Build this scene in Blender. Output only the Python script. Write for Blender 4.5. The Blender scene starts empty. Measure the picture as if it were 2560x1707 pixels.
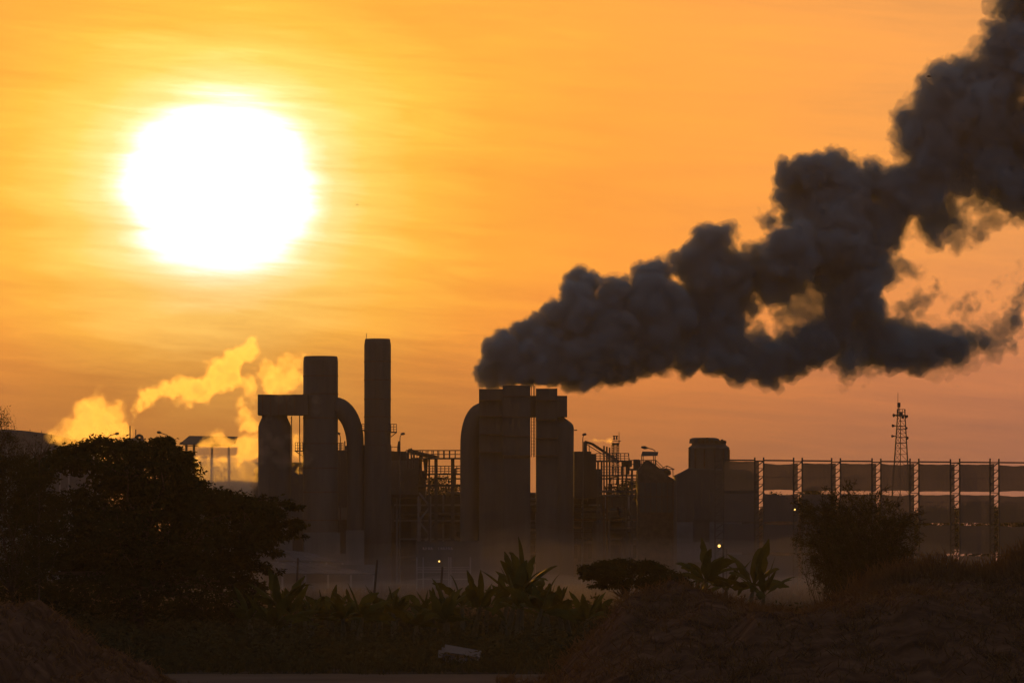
import bpy, math, random
import numpy as np
from mathutils import Vector, Matrix
import openvdb
random.seed(7); np.random.seed(7)
scn = bpy.context.scene
col = scn.collection

# ---------------------------------------------------------------- camera
F = 14201.0                      # focal length in photo pixels (long telephoto)
CX, CY, HOR = 1280.0, 853.5, 1380.0
CAMZ = 4.0
PT = (HOR - CY) / F
cam_d = bpy.data.cameras.new('camera')
cam = bpy.data.objects.new('camera', cam_d)
col.objects.link(cam)
cam.location = (0, 0, CAMZ)
cam.rotation_euler = (math.pi / 2 + math.atan(PT), 0, 0)
cam_d.sensor_width = 36.0
cam_d.lens = 36.0 * F / 2560.0
cam_d.clip_start = 1.0
cam_d.clip_end = 20000.0
scn.camera = cam

def P(px, py, D):
    """photo pixel at distance D (metres along +Y) -> world point"""
    xc = (px - CX) / F; yc = (CY - py) / F
    p = math.atan(PT)
    c, s = math.cos(p), math.sin(p)
    d = (xc, c - s * yc, s + c * yc)
    k = D / d[1]
    return Vector((d[0] * k, D, CAMZ + d[2] * k))
def M(px, D):
    return px / F * D

# ---------------------------------------------------------------- sun and sky
SUN_AZ = math.atan((552 - CX) / F)              # negative: left of the view axis
SUN_EL = math.atan((HOR - 468) / F)
SUN_DIR = Vector((math.sin(SUN_AZ) * math.cos(SUN_EL), math.cos(SUN_AZ) * math.cos(SUN_EL), math.sin(SUN_EL)))
sl = bpy.data.lights.new('sun', 'SUN')
sl.energy = 1.5
sl.angle = math.radians(0.53)
sl.color = (1.0, 0.40, 0.025)
so = bpy.data.objects.new('sun', sl)
col.objects.link(so)
so.rotation_euler = (-SUN_DIR).to_track_quat('-Z', 'Y').to_euler()
so.location = (-60, 900, 90)

w = bpy.data.worlds.new('World'); scn.world = w; w.use_nodes = True
nt = w.node_tree; N = nt.nodes; L = nt.links
N.clear()
def nd(t, **kw):
    n = N.new(t)
    for k, v in kw.items(): setattr(n, k, v)
    return n
def mth(op, a, b=None, c=None, clamp=False):
    n = nd('ShaderNodeMath', operation=op, use_clamp=clamp)
    for i, v in enumerate((a, b, c)):
        if v is None: continue
        if isinstance(v, (int, float)): n.inputs[i].default_value = v
        else: L.new(v, n.inputs[i])
    return n.outputs[0]
tc = nd('ShaderNodeTexCoord')
nrm = nd('ShaderNodeVectorMath', operation='NORMALIZE'); L.new(tc.outputs['Generated'], nrm.inputs[0])
sep = nd('ShaderNodeSeparateXYZ'); L.new(nrm.outputs[0], sep.inputs[0])
el = mth('ARCSINE', sep.outputs['Z'])                         # elevation, radians
az = mth('ARCTAN2', sep.outputs['X'], sep.outputs['Y'])
# thin streaked cirrus: noise over (azimuth, elevation), drawn out along the horizon
cmb = nd('ShaderNodeCombineXYZ')
L.new(mth('MULTIPLY', az, 24.0), cmb.inputs[0])
L.new(mth('MULTIPLY_ADD', az, 16.0, mth('MULTIPLY', el, 210.0)), cmb.inputs[1])
def noise(vec, scale, detail, rough, dist=0.0):
    n = nd('ShaderNodeTexNoise'); L.new(vec, n.inputs['Vector'])
    n.inputs['Scale'].default_value = scale; n.inputs['Detail'].default_value = detail
    n.inputs['Roughness'].default_value = rough; n.inputs['Distortion'].default_value = dist
    return n.outputs[0]
n1 = noise(cmb.outputs[0], 0.42, 6.0, 0.60, 0.8)
n2 = noise(cmb.outputs[0], 1.7, 5.0, 0.62, 0.9)
c1 = mth('SUBTRACT', n1, 0.5); c2 = mth('SUBTRACT', n2, 0.5)
cir = mth('MULTIPLY_ADD', c2, 0.5, mth('MULTIPLY', c1, 0.9))
# angle from the sun, a little squashed and broken up by the cirrus in front of it
dx = mth('MULTIPLY', mth('SUBTRACT', az, SUN_AZ), 0.905)
dy = mth('MULTIPLY', mth('SUBTRACT', el, SUN_EL), 1.04)
flat = mth('SQRT', mth('ADD', mth('MULTIPLY', dx, dx), mth('MULTIPLY', dy, dy)))
dot = nd('ShaderNodeVectorMath', operation='DOT_PRODUCT'); L.new(nrm.outputs[0], dot.inputs[0]); dot.inputs[1].default_value = SUN_DIR
tru = mth('ARCCOSINE', mth('MINIMUM', dot.outputs['Value'], 0.9999999))
near = mth('SUBTRACT', 1.0, mth('DIVIDE', tru, 0.35), clamp=True)
th = mth('ADD', mth('MULTIPLY', near, flat), mth('MULTIPLY', mth('SUBTRACT', 1.0, near), tru))
th = mth('MULTIPLY', th, mth('MULTIPLY_ADD', cir, -0.52, 1.0))
deg = mth('MULTIPLY', th, 180 / math.pi)
def ramp(fac, stops):
    r = nd('ShaderNodeValToRGB'); L.new(fac, r.inputs[0])
    e = r.color_ramp.elements
    while len(e) < len(stops): e.new(0.5)
    for q, (p, c) in zip(e, stops): q.position = p; q.color = (*c, 1)
    return r.outputs[0]
near_stops = [(0, (3, 3, 3)), (.70, (2.2, 2.2, 1.9)), (.86, (1.6, 1.4, 1.05)), (.95, (1.25, 1.05, .55)), (1.08, (1.12, .87, .30)), (1.4, (1.06, .70, .13)),
              (1.9, (1.03, .54, .062)), (2.6, (1.0, .415, .048)), (3.6, (1.0, .36, .052)), (5.0, (.96, .35, .066)), (6.5, (.88, .335, .084)),
              (9.0, (.75, .305, .105)), (12.0, (.63, .265, .115))]
far_stops = [(12 / 180, (.63, .265, .115)), (25 / 180, (.36, .20, .13)), (50 / 180, (.15, .12, .125)), (90 / 180, (.082, .092, .12)), (1.0, (.066, .086, .13))]
cn = ramp(mth('DIVIDE', deg, 12.0), [(p / 12.0, c) for p, c in near_stops])
cf = ramp(mth('DIVIDE', deg, 180.0), far_stops)
mixr = nd('ShaderNodeMix', data_type='RGBA'); L.new(mth('GREATER_THAN', deg, 12.0), mixr.inputs[0])
L.new(cn, mixr.inputs[6]); L.new(cf, mixr.inputs[7])
# the thick air low over the horizon dims and reddens the sky all the way round
eld = mth('ADD', mth('MULTIPLY', el, 180 / math.pi), mth('MULTIPLY', cir, 0.7))
low = ramp(mth('DIVIDE', eld, 6.0), [(0.0, (.37, .36, .74)), (.16, (.44, .41, .80)), (.25, (.56, .49, .87)), (.31, (.72, .61, .94)), (.38, (.95, .83, 1.0)), (.50, (1.0, .95, 1.0)), (.7, (1, 1, 1))])
mul = nd('ShaderNodeMix', data_type='RGBA', blend_type='MULTIPLY'); mul.inputs[0].default_value = 1
L.new(mixr.outputs[2], mul.inputs[6]); L.new(low, mul.inputs[7])
# streak contrast
k = mth('MULTIPLY_ADD', cir, 0.34, 0.97)
sc_ = nd('ShaderNodeVectorMath', operation='SCALE'); L.new(mul.outputs[2], sc_.inputs[0]); L.new(k, sc_.inputs['Scale'])
sky = nd('ShaderNodeTexSky', sky_type='NISHITA', sun_disc=False)
sky.sun_elevation = SUN_EL; sky.sun_rotation = SUN_AZ
sky.dust_density = 6.0; sky.air_density = 1.2
bg1 = nd('ShaderNodeBackground'); L.new(sc_.outputs[0], bg1.inputs[0]); bg1.inputs[1].default_value = 1.0
bg2 = nd('ShaderNodeBackground'); L.new(sky.outputs[0], bg2.inputs[0]); bg2.inputs[1].default_value = 0.006
add = nd('ShaderNodeAddShader'); L.new(bg1.outputs[0], add.inputs[0]); L.new(bg2.outputs[0], add.inputs[1])
wo = nd('ShaderNodeOutputWorld'); L.new(add.outputs[0], wo.inputs[0])

vs = scn.view_settings
vs.view_transform = 'Standard'; vs.look = 'None'; vs.gamma = 1.0; vs.exposure = 0.0
vs.use_curve_mapping = False
cy = scn.cycles
cy.use_denoising = True
cy.max_bounces = 8; cy.diffuse_bounces = 3; cy.glossy_bounces = 2; cy.transmission_bounces = 3
cy.volume_bounces = 3; cy.transparent_max_bounces = 48
cy.sample_clamp_indirect = 4.0
# ---------------------------------------------------------------- materials
MATS = {}
def mat(name, base, rough=0.8, var=0.25, scale=1.5, metal=0.0, translucent=0.0, bump=0.0, streak=False, tint2=None, spec=.3):
    if name in MATS: return MATS[name]
    m = bpy.data.materials.new(name); m.use_nodes = True
    t = m.node_tree; n = t.nodes; l = t.links
    b = n['Principled BSDF']; b.inputs['Roughness'].default_value = rough; b.inputs['Metallic'].default_value = metal
    b.inputs['Specular IOR Level'].default_value = spec
    co = n.new('ShaderNodeTexCoord'); mp = n.new('ShaderNodeMapping')
    l.new(co.outputs['Object'], mp.inputs[0])
    if streak: mp.inputs['Scale'].default_value = (1.0, 1.0, 0.12)
    nz = n.new('ShaderNodeTexNoise'); nz.inputs['Scale'].default_value = scale; nz.inputs['Detail'].default_value = 5; nz.inputs['Roughness'].default_value = 0.65
    l.new(mp.outputs[0], nz.inputs['Vector'])
    cr = n.new('ShaderNodeValToRGB'); l.new(nz.outputs[0], cr.inputs[0])
    lo = tuple(c * (1 - var) for c in base); hi = tuple(min(1, c * (1 + var)) for c in (tint2 or base))
    cr.color_ramp.elements[0].position = 0.3; cr.color_ramp.elements[1].position = 0.7
    cr.color_ramp.elements[0].color = (*lo, 1); cr.color_ramp.elements[1].color = (*hi, 1)
    l.new(cr.outputs[0], b.inputs['Base Color'])
    if bump:
        bp = n.new('ShaderNodeBump'); bp.inputs['Strength'].default_value = bump; bp.inputs['Distance'].default_value = 0.1
        l.new(nz.outputs[0], bp.inputs['Height']); l.new(bp.outputs[0], b.inputs['Normal'])
    if translucent:
        tr = n.new('ShaderNodeBsdfTranslucent'); l.new(cr.outputs[0], tr.inputs[0])
        mx = n.new('ShaderNodeMixShader'); mx.inputs[0].default_value = translucent
        l.new(b.outputs[0], mx.inputs[1]); l.new(tr.outputs[0], mx.inputs[2])
        l.new(mx.outputs[0], n['Material Output'].inputs[0])
    MATS[name] = m
    return m
def vol_mat(name, color, density, aniso):
    m = bpy.data.materials.new(name); m.use_nodes = True
    t = m.node_tree; n = t.nodes; n.clear()
    o = n.new('ShaderNodeOutputMaterial'); v = n.new('ShaderNodeVolumePrincipled')
    v.inputs['Color'].default_value = (*color, 1); v.inputs['Density'].default_value = density; v.inputs['Anisotropy'].default_value = aniso
    t.links.new(v.outputs[0], o.inputs['Volume'])
    m.cycles.homogeneous_volume = True
    return m
mat('cladding', (.085, .08, .076), .75, .3, .5, streak=True)
mat('stack_steel', (.10, .088, .08), .7, .3, .4, streak=True)
mat('dark_steel', (.09, .085, .08), .6, .25, 2.0)
mat('rusty_steel', (.12, .075, .05), .85, .4, 1.5)
mat('galvanised', (.28, .28, .28), .45, .2, 2.0, metal=.4)
mat('concrete', (.16, .15, .14), .9, .2, .6, streak=True)
mat('roof_sheet', (.13, .13, .135), .6, .25, .4)
mat('bark', (.07, .05, .035), .95, .3, 6.0)
mat('leaf_dark', (.035, .04, .014), .8, .35, .8, translucent=.10, spec=0)
mat('leaf_fine', (.045, .042, .016), .8, .35, .8, translucent=.12, spec=0)
mat('old_roof', (.10, .10, .105), .9, .3, .3, spec=0)
mat('banana_leaf', (.06, .066, .016), .65, .4, .9, translucent=.25, spec=.04)
mat('banana_stem', (.09, .08, .04), .8, .3, 2.0)
mat('dry_grass', (.16, .095, .045), .9, .35, 1.0, translucent=.12, spec=0)
mat('green_weed', (.065, .058, .026), .85, .45, .5, translucent=.15, spec=0)
mat('earth', (.06, .048, .034), .95, .45, .35, bump=.5, spec=0)
mat('heap_soil', (.115, .066, .040), .98, .6, .7, bump=.6, spec=0)
mat('road_dirt', (.15, .11, .08), .95, .25, .15, spec=0)
mat('wood', (.10, .07, .05), .9, .3, 3.0)
mat('post_steel', (.075, .07, .065), .7, .25, 2.0)
mat('bird_black', (.02, .02, .02), .8, .2, 3.0)
mat('white_sheet', (.08, .08, .082), .6, .12, 1.0)
mat('pale_paint', (.24, .24, .245), .7, .2, 1.0)
mat('letter_paint', (.5, .42, .40), .7, .1, 1.0)
mat('glass_dark', (.03, .035, .04), .15, .2, 1.0)

# ---------------------------------------------------------------- mesh helpers
class MB:
    """collects shapes; build() links them as ONE mesh object"""
    def __init__(s): s.v = []; s.f = []
    def add(s, vs, fs):
        o = len(s.v); s.v += [tuple(v) for v in vs]; s.f += [tuple(i + o for i in f) for f in fs]; return s
    def box(s, a, b):
        x0, y0, z0 = a; x1, y1, z1 = b
        return s.add([(x0,y0,z0),(x1,y0,z0),(x1,y1,z0),(x0,y1,z0),(x0,y0,z1),(x1,y0,z1),(x1,y1,z1),(x0,y1,z1)],
                     [(3,2,1,0),(4,5,6,7),(0,1,5,4),(1,2,6,5),(2,3,7,6),(3,0,4,7)])
    def lathe(s, cx, cy, prof, n=28, cap=True):
        vs, fs = [], []
        for r, z in prof:
            for i in range(n):
                a = 2 * math.pi * i / n; vs.append((cx + r * math.cos(a), cy + r * math.sin(a), z))
        for k in range(len(prof) - 1):
            for i in range(n):
                j = (i + 1) % n; fs.append((k*n+i, k*n+j, (k+1)*n+j, (k+1)*n+i))
        if cap: fs.append(tuple(range(n - 1, -1, -1))); fs.append(tuple(range((len(prof)-1)*n, len(prof)*n)))
        return s.add(vs, fs)
    def tube(s, pts, r, n=6, cap=True):
        pts = [Vector(p) for p in pts]; rs = r if isinstance(r, (list, tuple)) else [r] * len(pts)
        vs, fs = [], []
        for i, p in enumerate(pts):
            d = (pts[min(i+1, len(pts)-1)] - pts[max(i-1, 0)]).normalized()
            u = d.cross(Vector((0, 1, 0)) if abs(d.y) < .9 else Vector((1, 0, 0))).normalized(); q = d.cross(u)
            for k in range(n):
                a = 2 * math.pi * (k + .5) / n; vs.append(p + (u * math.cos(a) + q * math.sin(a)) * rs[i])
        for i in range(len(pts) - 1):
            for k in range(n):
                j = (k + 1) % n; fs.append((i*n+k, i*n+j, (i+1)*n+j, (i+1)*n+k))
        if cap: fs.append(tuple(range(n - 1, -1, -1))); fs.append(tuple(range((len(pts)-1)*n, len(pts)*n)))
        return s.add(vs, fs)
    def bar(s, a, b, t=.06): return s.tube([a, b], t * .7071, 4)
    def build(s, name, m, parent=None, smooth=False):
        me = bpy.data.meshes.new(name); me.from_pydata(s.v, [], s.f); me.materials.append(MATS[m] if isinstance(m, str) else m)
        if smooth:
            me.polygons.foreach_set('use_smooth', [True] * len(me.polygons))
            me.set_sharp_from_angle(angle=math.radians(40))
        me.update()
        o = bpy.data.objects.new(name, me); col.objects.link(o)
        if parent is not None:
            o.parent = parent; o.matrix_parent_inverse = Matrix.Translation(-parent.location)
        return o
def np_mesh(name, verts, faces, m, parent=None, smooth=False):
    """big meshes: verts (n,3), faces (k,3|4)"""
    me = bpy.data.meshes.new(name)
    verts = np.ascontiguousarray(verts, np.float32); faces = np.ascontiguousarray(faces, np.int32)
    k = faces.shape[1]; nf = len(faces)
    me.vertices.add(len(verts)); me.vertices.foreach_set('co', verts.ravel())
    me.loops.add(nf * k); me.loops.foreach_set('vertex_index', faces.ravel())
    me.polygons.add(nf); me.polygons.foreach_set('loop_start', np.arange(nf, dtype=np.int32) * k)
    me.update(calc_edges=True)
    if smooth: me.polygons.foreach_set('use_smooth', np.ones(nf, bool))
    me.materials.append(MATS[m] if isinstance(m, str) else m)
    o = bpy.data.objects.new(name, me); col.objects.link(o)
    if parent is not None:
        o.parent = parent; o.matrix_parent_inverse = Matrix.Translation(-parent.location)
    return o
def tag(o, label, cat, group=None):
    o['label'] = label; o['category'] = cat
    if group: o['group'] = group
    return o
def thing(name, label, cat, loc, group=None):
    o = bpy.data.objects.new(name, None); o.location = loc; o.empty_display_size = .5; col.objects.link(o)
    return tag(o, label, cat, group)
def structure(o): o['kind'] = 'structure'; return o
# ---------------------------------------------------------------- smoke and steam (closed meshes filled with an even volume)
def smooth_noise(shape, cell, rng):
    """trilinear value noise, -1..1, cell = feature size in voxels"""
    dims = [int(n / cell) + 3 for n in shape]
    a = rng.uniform(-1, 1, dims).astype(np.float32)
    off = rng.uniform(0, 1, 3)
    for ax, n in enumerate(shape):
        x = np.arange(n, dtype=np.float32) / cell + off[ax]; i = x.astype(int); f = x - i
        f = f * f * (3 - 2 * f)
        sh = [1, 1, 1]; sh[ax] = n; f = f.reshape(sh)
        a = np.take(a, i, ax) * (1 - f) + np.take(a, i + 1, ax) * f
    return a
def fib(n, rng):
    i = np.arange(n) + .5; ph = np.arccos(1 - 2 * i / n); t = np.pi * (1 + 5 ** .5) * i + rng.uniform(0, 6)
    return np.stack([np.cos(t) * np.sin(ph), np.sin(t) * np.sin(ph), np.cos(ph)], 1)
def plume_field(blobs, vox, seed, kids=22, kid_r=(.26, .46), grand=10, grand_r=(.28, .45), grand_min=.3, shrink=.86, soft=None):
    """blobs: list of (x,y,z,r) in metres -> signed distance grid of a cauliflower union of spheres"""
    rng = np.random.default_rng(seed)
    S = []
    for b in blobs:
        c = np.array(b[:3]); r = b[3]
        S.append((*c, r * shrink))
        for d in fib(max(8, int(kids)), rng):
            d = d + rng.normal(0, .22, 3); d /= np.linalg.norm(d)
            kr = r * rng.uniform(*kid_r); kc = c + d * (r * shrink - kr * .25)
            S.append((*kc, kr))
            if kr > grand_min and grand:
                for e in fib(grand, rng):
                    if e @ d < -.1: continue
                    e = e + rng.normal(0, .3, 3); e /= np.linalg.norm(e)
                    gr = kr * rng.uniform(*grand_r)
                    S.append((*(kc + e * (kr - gr * .3)), gr))
    S = np.array(S, np.float32)
    pad = 1.6
    lo = (S[:, :3] - S[:, 3:4]).min(0) - pad; hi = (S[:, :3] + S[:, 3:4]).max(0) + pad
    shape = tuple(np.ceil((hi - lo) / vox).astype(int) + 1)
    G = np.full(shape, 1.5, np.float32)
    B = 1.5
    for x, y, z, r in S:
        i0 = np.maximum(((np.array([x, y, z]) - r - min(B, r * .8 + .3) - lo) / vox).astype(int), 0)
        i1 = np.minimum(((np.array([x, y, z]) + r + min(B, r * .8 + .3) - lo) / vox).astype(int) + 2, shape)
        X = (np.arange(i0[0], i1[0]) * vox + lo[0] - x).astype(np.float32)[:, None, None]
        Y = (np.arange(i0[1], i1[1]) * vox + lo[1] - y).astype(np.float32)[None, :, None]
        Z = (np.arange(i0[2], i1[2]) * vox + lo[2] - z).astype(np.float32)[None, None, :]
        d = np.sqrt(X * X + Y * Y + Z * Z) - r
        sub = G[i0[0]:i1[0], i0[1]:i1[1], i0[2]:i1[2]]
        np.minimum(sub, d, out=sub)
    return G, lo, rng
def iso_mesh(name, G, lo, vox, iso, m, parent=None):
    G = G.copy(); v = iso + .5
    G[0] = G[-1] = v; G[:, 0] = G[:, -1] = v; G[:, :, 0] = G[:, :, -1] = v
    g = openvdb.FloatGrid(float(v)); g.copyFromArray(G)
    pts, quads = g.convertToQuads(isovalue=float(iso))
    return np_mesh(name, pts * vox + lo, quads, m, parent, smooth=True)

def warp(G, vox, amps, rng):
    """drag the field about with smooth random offsets (metres): torn, curling edges"""
    off = [np.zeros(G.shape, np.float32) for _ in range(3)]
    for cell, amp in amps:
        for a in range(3): off[a] += smooth_noise(G.shape, cell / vox, rng) * (amp / vox)
    idx = np.indices(G.shape, dtype=np.float32, sparse=True)
    ii = [np.clip((idx[a] + off[a]), 0, G.shape[a] - 1.001) for a in range(3)]
    i0 = [q.astype(np.int32) for q in ii]; fz = ii[2] - i0[2]
    A = G[i0[0], i0[1], i0[2]]; B = G[i0[0], i0[1], i0[2] + 1]
    return A * (1 - fz) + B * fz
# the great dark plume from the twin stacks: (x, y, r) read on the photograph, each puff given its own depth
PL = [(200,1020,60),(215,930,50),(262,880,45),(300,970,90),(400,960,110),(335,860,55),(450,772,48),(420,880,90),(525,690,48),(560,660,62),(608,648,44),
 (560,780,100),(560,960,110),(640,1000,70),(700,700,72),(680,850,130),(720,980,85),(830,635,66),(890,615,60),(850,780,140),(860,930,95),(955,560,36),(1065,480,56),(1110,490,66),
 (1158,448,34),(1080,600,110),(1020,800,130),(1000,960,66),(1200,580,60),(1180,660,105),(1110,970,66),(1265,540,46),(1318,402,38),(1285,392,16),(1345,350,14),(1330,620,95),
 (1420,520,110),(1400,300,60),(1405,215,55),(1500,205,70),(1595,185,66),(1500,330,120),(1620,300,110),(1600,480,130),(1550,590,80),(1735,178,32),(1740,260,85),(1760,420,110),
 (1700,580,105),(1850,230,80),(1880,310,110),(1960,110,105),(1905,20,80),(1850,85,40),(2000,230,105),(2010,-60,105),(2060,100,130),(2040,-150,70),(2010,-190,36),
 (2130,-170,95),(2150,-30,120),(2210,-120,120),(2260,-290,95),(2310,-430,85),(2320,-560,90),(2340,-250,130),(2200,100,125),(2310,60,120),(2230,190,80),(2270,240,100),(2360,300,85),(2120,260,60),
 (2000,400,70),(1990,470,46),(1965,420,50),(2440,0,130),(2450,-250,130),(2440,-480,110),(2450,200,110),
 (1700,710,95),(1720,810,80),(1620,900,78),(1510,915,74),(1400,960,76),(1300,985,84),(1200,985,76),(1645,985,56),(1660,1015,38),(1780,905,66),(1850,905,56),(1950,930,52),(2030,925,52),
 (2080,905,40),(2150,890,34),(2215,880,36),(2275,825,30),(2320,755,24),(2345,690,18),
 (1120,860,105),(1200,950,84),(1300,960,88),(1400,945,84),(1500,900,84),(1600,870,84),(1650,740,90),(1340,690,66),(1420,610,80),(1130,760,86),(1850,880,56),(1950,905,44),(1240,740,46),(1580,640,60)]
WISP = [(1470,770,40),(1400,790,30),(1560,720,34),(1620,760,40),(1200,860,40),(1350,860,36),(1520,650,34),(1880,760,40),(1930,700,34),(1910,830,44),(2020,640,22),
 (2110,730,22),(2215,700,20),(2240,640,16),(2300,930,30),(2270,960,20),(2340,880,26),(2330,600,20),(2120,420,40),(2080,330,40),(2200,380,40),(2150,300,46),(1830,600,50),(2140,810,26),(1240,900,40),
 (1330,760,24),(1440,740,52),(1520,700,54),(1580,765,54),(1500,815,46),(1625,700,46),(1380,830,40),(1430,680,30),(1700,1000,30),(1580,800,36)]
def place(lst, sc, x0, y0, D0, dD, rng, depth):
    out = []
    for x, y, r in lst:
        D = D0 + dD * x + rng.normal(0, 1) * M(r * sc, D0) * depth
        p = P(x0 + sc * x, y0 + sc * y, D); out.append((p.x, p.y, p.z, M(r * sc, D)))
    return out
rng = np.random.default_rng(3)
SCZ = 1460 / 2352
SM = (.50, .63, .68)
dark = vol_mat('dark_smoke', SM, 1.2, .0)
dark_mid = vol_mat('loose_dark_smoke', SM, .42, .0)
dark_thin = vol_mat('thin_dark_smoke', SM, .2, .0)
smoke = thing('smoke_plume', 'thick dark grey smoke billowing from the twin stacks with the square duct', 'smoke', P(1270, 965, 698))
PL = [(x, y, r * 1.62) if x > 1750 and y > 640 else (x, y, r * 1.06) for x, y, r in PL]
bl = place(PL, SCZ, 1100, 300, 698, .006, rng, .45)
VX = .15
G, lo, rg = plume_field(bl, VX, 11, kids=22, grand=10, shrink=.9)
xs = np.linspace(0, 1, G.shape[0], dtype=np.float32)[:, None, None]     # towards the far end the smoke loosens
rag = np.clip(xs * 1.4 - .15, 0, 1)
far_amp = .25 + .95 * rag
Gw = warp(G, VX, [(3.2, far_amp * .9), (1.5, far_amp * .55), (.7, far_amp * .3), (.36, far_amp * .16)], rg)
nz = smooth_noise(G.shape, 6, rg) * .3 + smooth_noise(G.shape, 3, rg) * .22
iso_mesh('smoke_body', Gw + nz * (.25 + .5 * rag) + .10 + .42 * rag, lo, VX, 0.0, dark, smoke)
iso_mesh('smoke_loose', Gw + nz[:, ::-1] * (.3 + .9 * rag) - .04 - .04 * rag, lo, VX, 0.0, dark_mid, smoke)['kind'] = 'stuff'
del Gw, nz
VW = .18
Gw, low_, rg = plume_field(bl, VW, 12, kids=10, grand=0)
xs = np.linspace(0, 1, Gw.shape[0], dtype=np.float32)[:, None, None]; rag = np.clip(xs * 1.4 - .15, 0, 1); far_amp = .25 + 1.2 * rag
Gw = warp(Gw, VW, [(4.0, far_amp * 1.1), (1.8, far_amp * .8), (.8, far_amp * .45), (.4, far_amp * .22)], rg)
nz = smooth_noise(Gw.shape, 7, rg) * .5 + smooth_noise(Gw.shape, 3.4, rg) * .4 + smooth_noise(Gw.shape, 2, rg) * .2
iso_mesh('smoke_fringe', Gw + nz * (.2 + .8 * xs) - (.08 + .22 * xs), low_, VW, 0.0, dark_thin, smoke)['kind'] = 'stuff'
del Gw, G, nz
# torn gauzy shreds in the gaps and along the tail
bw = [(x, y, z, r * 1.75) for x, y, z, r in place(WISP, SCZ, 1100, 300, 700, .006, rng, .6)]
Gw, low_, rg = plume_field(bw, .15, 13, kids=8, grand=0)
Gw = warp(Gw, .15, [(3.4, 1.7), (1.6, 1.1), (.8, .62), (.4, .34), (.3, .2)], rg)
nz = smooth_noise(Gw.shape, 9, rg) * .5 + smooth_noise(Gw.shape, 4.5, rg) * .4 + smooth_noise(Gw.shape, 2.4, rg) * .25
for iso_, dn in ((.0, .12), (-.3, .2), (-.6, .3)):
    iso_mesh('smoke_wisp', Gw + nz * .9, low_, .15, iso_, vol_mat('gauzy_smoke', SM, dn, .0), smoke)['kind'] = 'stuff'
del Gw, nz
# white steam of the left works
def steam(name, label, lst, sc, x0, y0, D0, dens, seed, ragged, vox=.17, depth=.5, aniso=.75):
    rg_ = np.random.default_rng(seed)
    t_ = thing(name, label, 'steam', P(x0 + sc * lst[0][0], y0 + sc * lst[0][1], D0))
    b_ = place(lst, sc, x0, y0, D0, 0, rg_, depth)
    G_, lo_, rg_ = plume_field(b_, vox, seed, kids=16, grand=7, grand_min=.35)
    G_ = warp(G_, vox, [(2.2, ragged * .9), (1.0, ragged * .6), (.5, ragged * .40), (.3, ragged * .22)], rg_)
    n_ = smooth_noise(G_.shape, 1.6 / vox, rg_) * .6 + smooth_noise(G_.shape, .8 / vox, rg_) * .45 + smooth_noise(G_.shape, .42 / vox, rg_) * .25
    iso_mesh('steam_body', G_ + n_ * ragged * .8 + ragged * .22, lo_, vox, 0.0, vol_mat('steam', (.97, .94, .86), dens, aniso), t_)['kind'] = 'stuff'
    iso_mesh('steam_veil', G_ + n_ * ragged * 1.3 - .08, lo_, vox, 0.0, vol_mat('steam_thin', (.97, .94, .86), dens * .4, aniso), t_)['kind'] = 'stuff'
S1 = 800 / 2352
JET = [(958,752,7),(962,725,14),(972,690,22),(988,655,32),(1012,615,42),(1060,575,58),(1120,550,62),(1190,525,62),(1260,540,70),(1330,510,70),(1400,520,74),(1390,610,36),(1470,500,78),(1510,570,42),
 (1560,470,84),(1620,430,86),(1690,440,76),(1560,360,66),(1640,330,76),(1720,300,80),(1775,225,62),(1815,175,54),(1825,245,60),(1700,400,66)]
PUFF = [(620,860,110),(720,610,62),(738,545,26),(640,650,70),(600,710,86),(700,730,120),(820,710,90),(855,625,44),(560,785,95),(820,810,95),(700,850,110),(490,850,50),(900,820,50),(440,880,60),(380,900,50),(760,930,110)]
COLM = [(1700,1100,110),(1790,600,56),(1800,700,66),(1820,800,78),(1850,500,76),(1950,400,80),(2050,370,80),(2150,400,76),(2100,490,70),(2000,480,90),(2190,330,46),(2110,270,34),(1900,580,56),(1780,890,78),(1850,900,76),
 (1610,870,48),(1560,905,56),(1640,930,84),(1500,965,66),(1465,930,40),(1700,990,90),(1850,980,84),(1600,1060,100),(1800,1090,100),(1550,1120,70),(1850,1180,60),(2180,880,40),(2180,980,46),(2170,1080,46),(2230,250,30),(2330,420,40),(1500,1040,90),(1450,1010,60),(1600,1150,110),(1720,1180,120),(1480,1130,80)]
steam('steam_jet', 'golden backlit steam streaming from the thin vent pipe', JET, S1, 0, 800, 668, .34, 21, .48, vox=.15)
steam('steam_puff', 'soft golden puff of steam rising behind the broad tree', PUFF, S1, 0, 800, 672, .17, 22, .65, depth=.8)
steam('steam_column', 'tall golden cloud of steam drifting behind the veiled scrubber tower', COLM, S1, 0, 800, 714, .17, 23, .65, depth=.6)
steam('steam_wisp', 'thin wisp of steam drifting over the sloping conveyor head', [(340,275,14),(400,285,26),(450,280,32),(510,290,28),(560,300,16),(680,290,30),(715,280,34),(730,310,26)], 300 / 2138, 1420, 1060, 712, .35, 24, .3, vox=.12)
steam('steam_wisp', 'faint veil of steam curling round the veiled scrubber front', [(330,1160,50),(300,1330,80),(200,1450,90),(760,470,30),(700,560,40),(480,930,70),(620,920,60),(620,1010,50),(870,930,60),(900,1080,60),(420,1450,110),(600,1380,70),(850,1000,40),(300,1560,120),(480,1620,120),(760,1600,100)], 500 / 2352, 600, 800, 693, .05, 25, .5)
steam('steam_bank', 'grey shaded bank of steam low between the broad tree and the veiled scrubber', [(1640,1120,80),(1480,1060,60),(1560,1050,74),(1700,1060,70),(1800,1070,70),(1860,1060,50),(1520,1150,80),(1740,1160,90),(1850,1160,70),(1600,1220,90),(1780,1240,80)], S1, 0, 800, 708, .35, 26, .5, aniso=.2)
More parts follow.
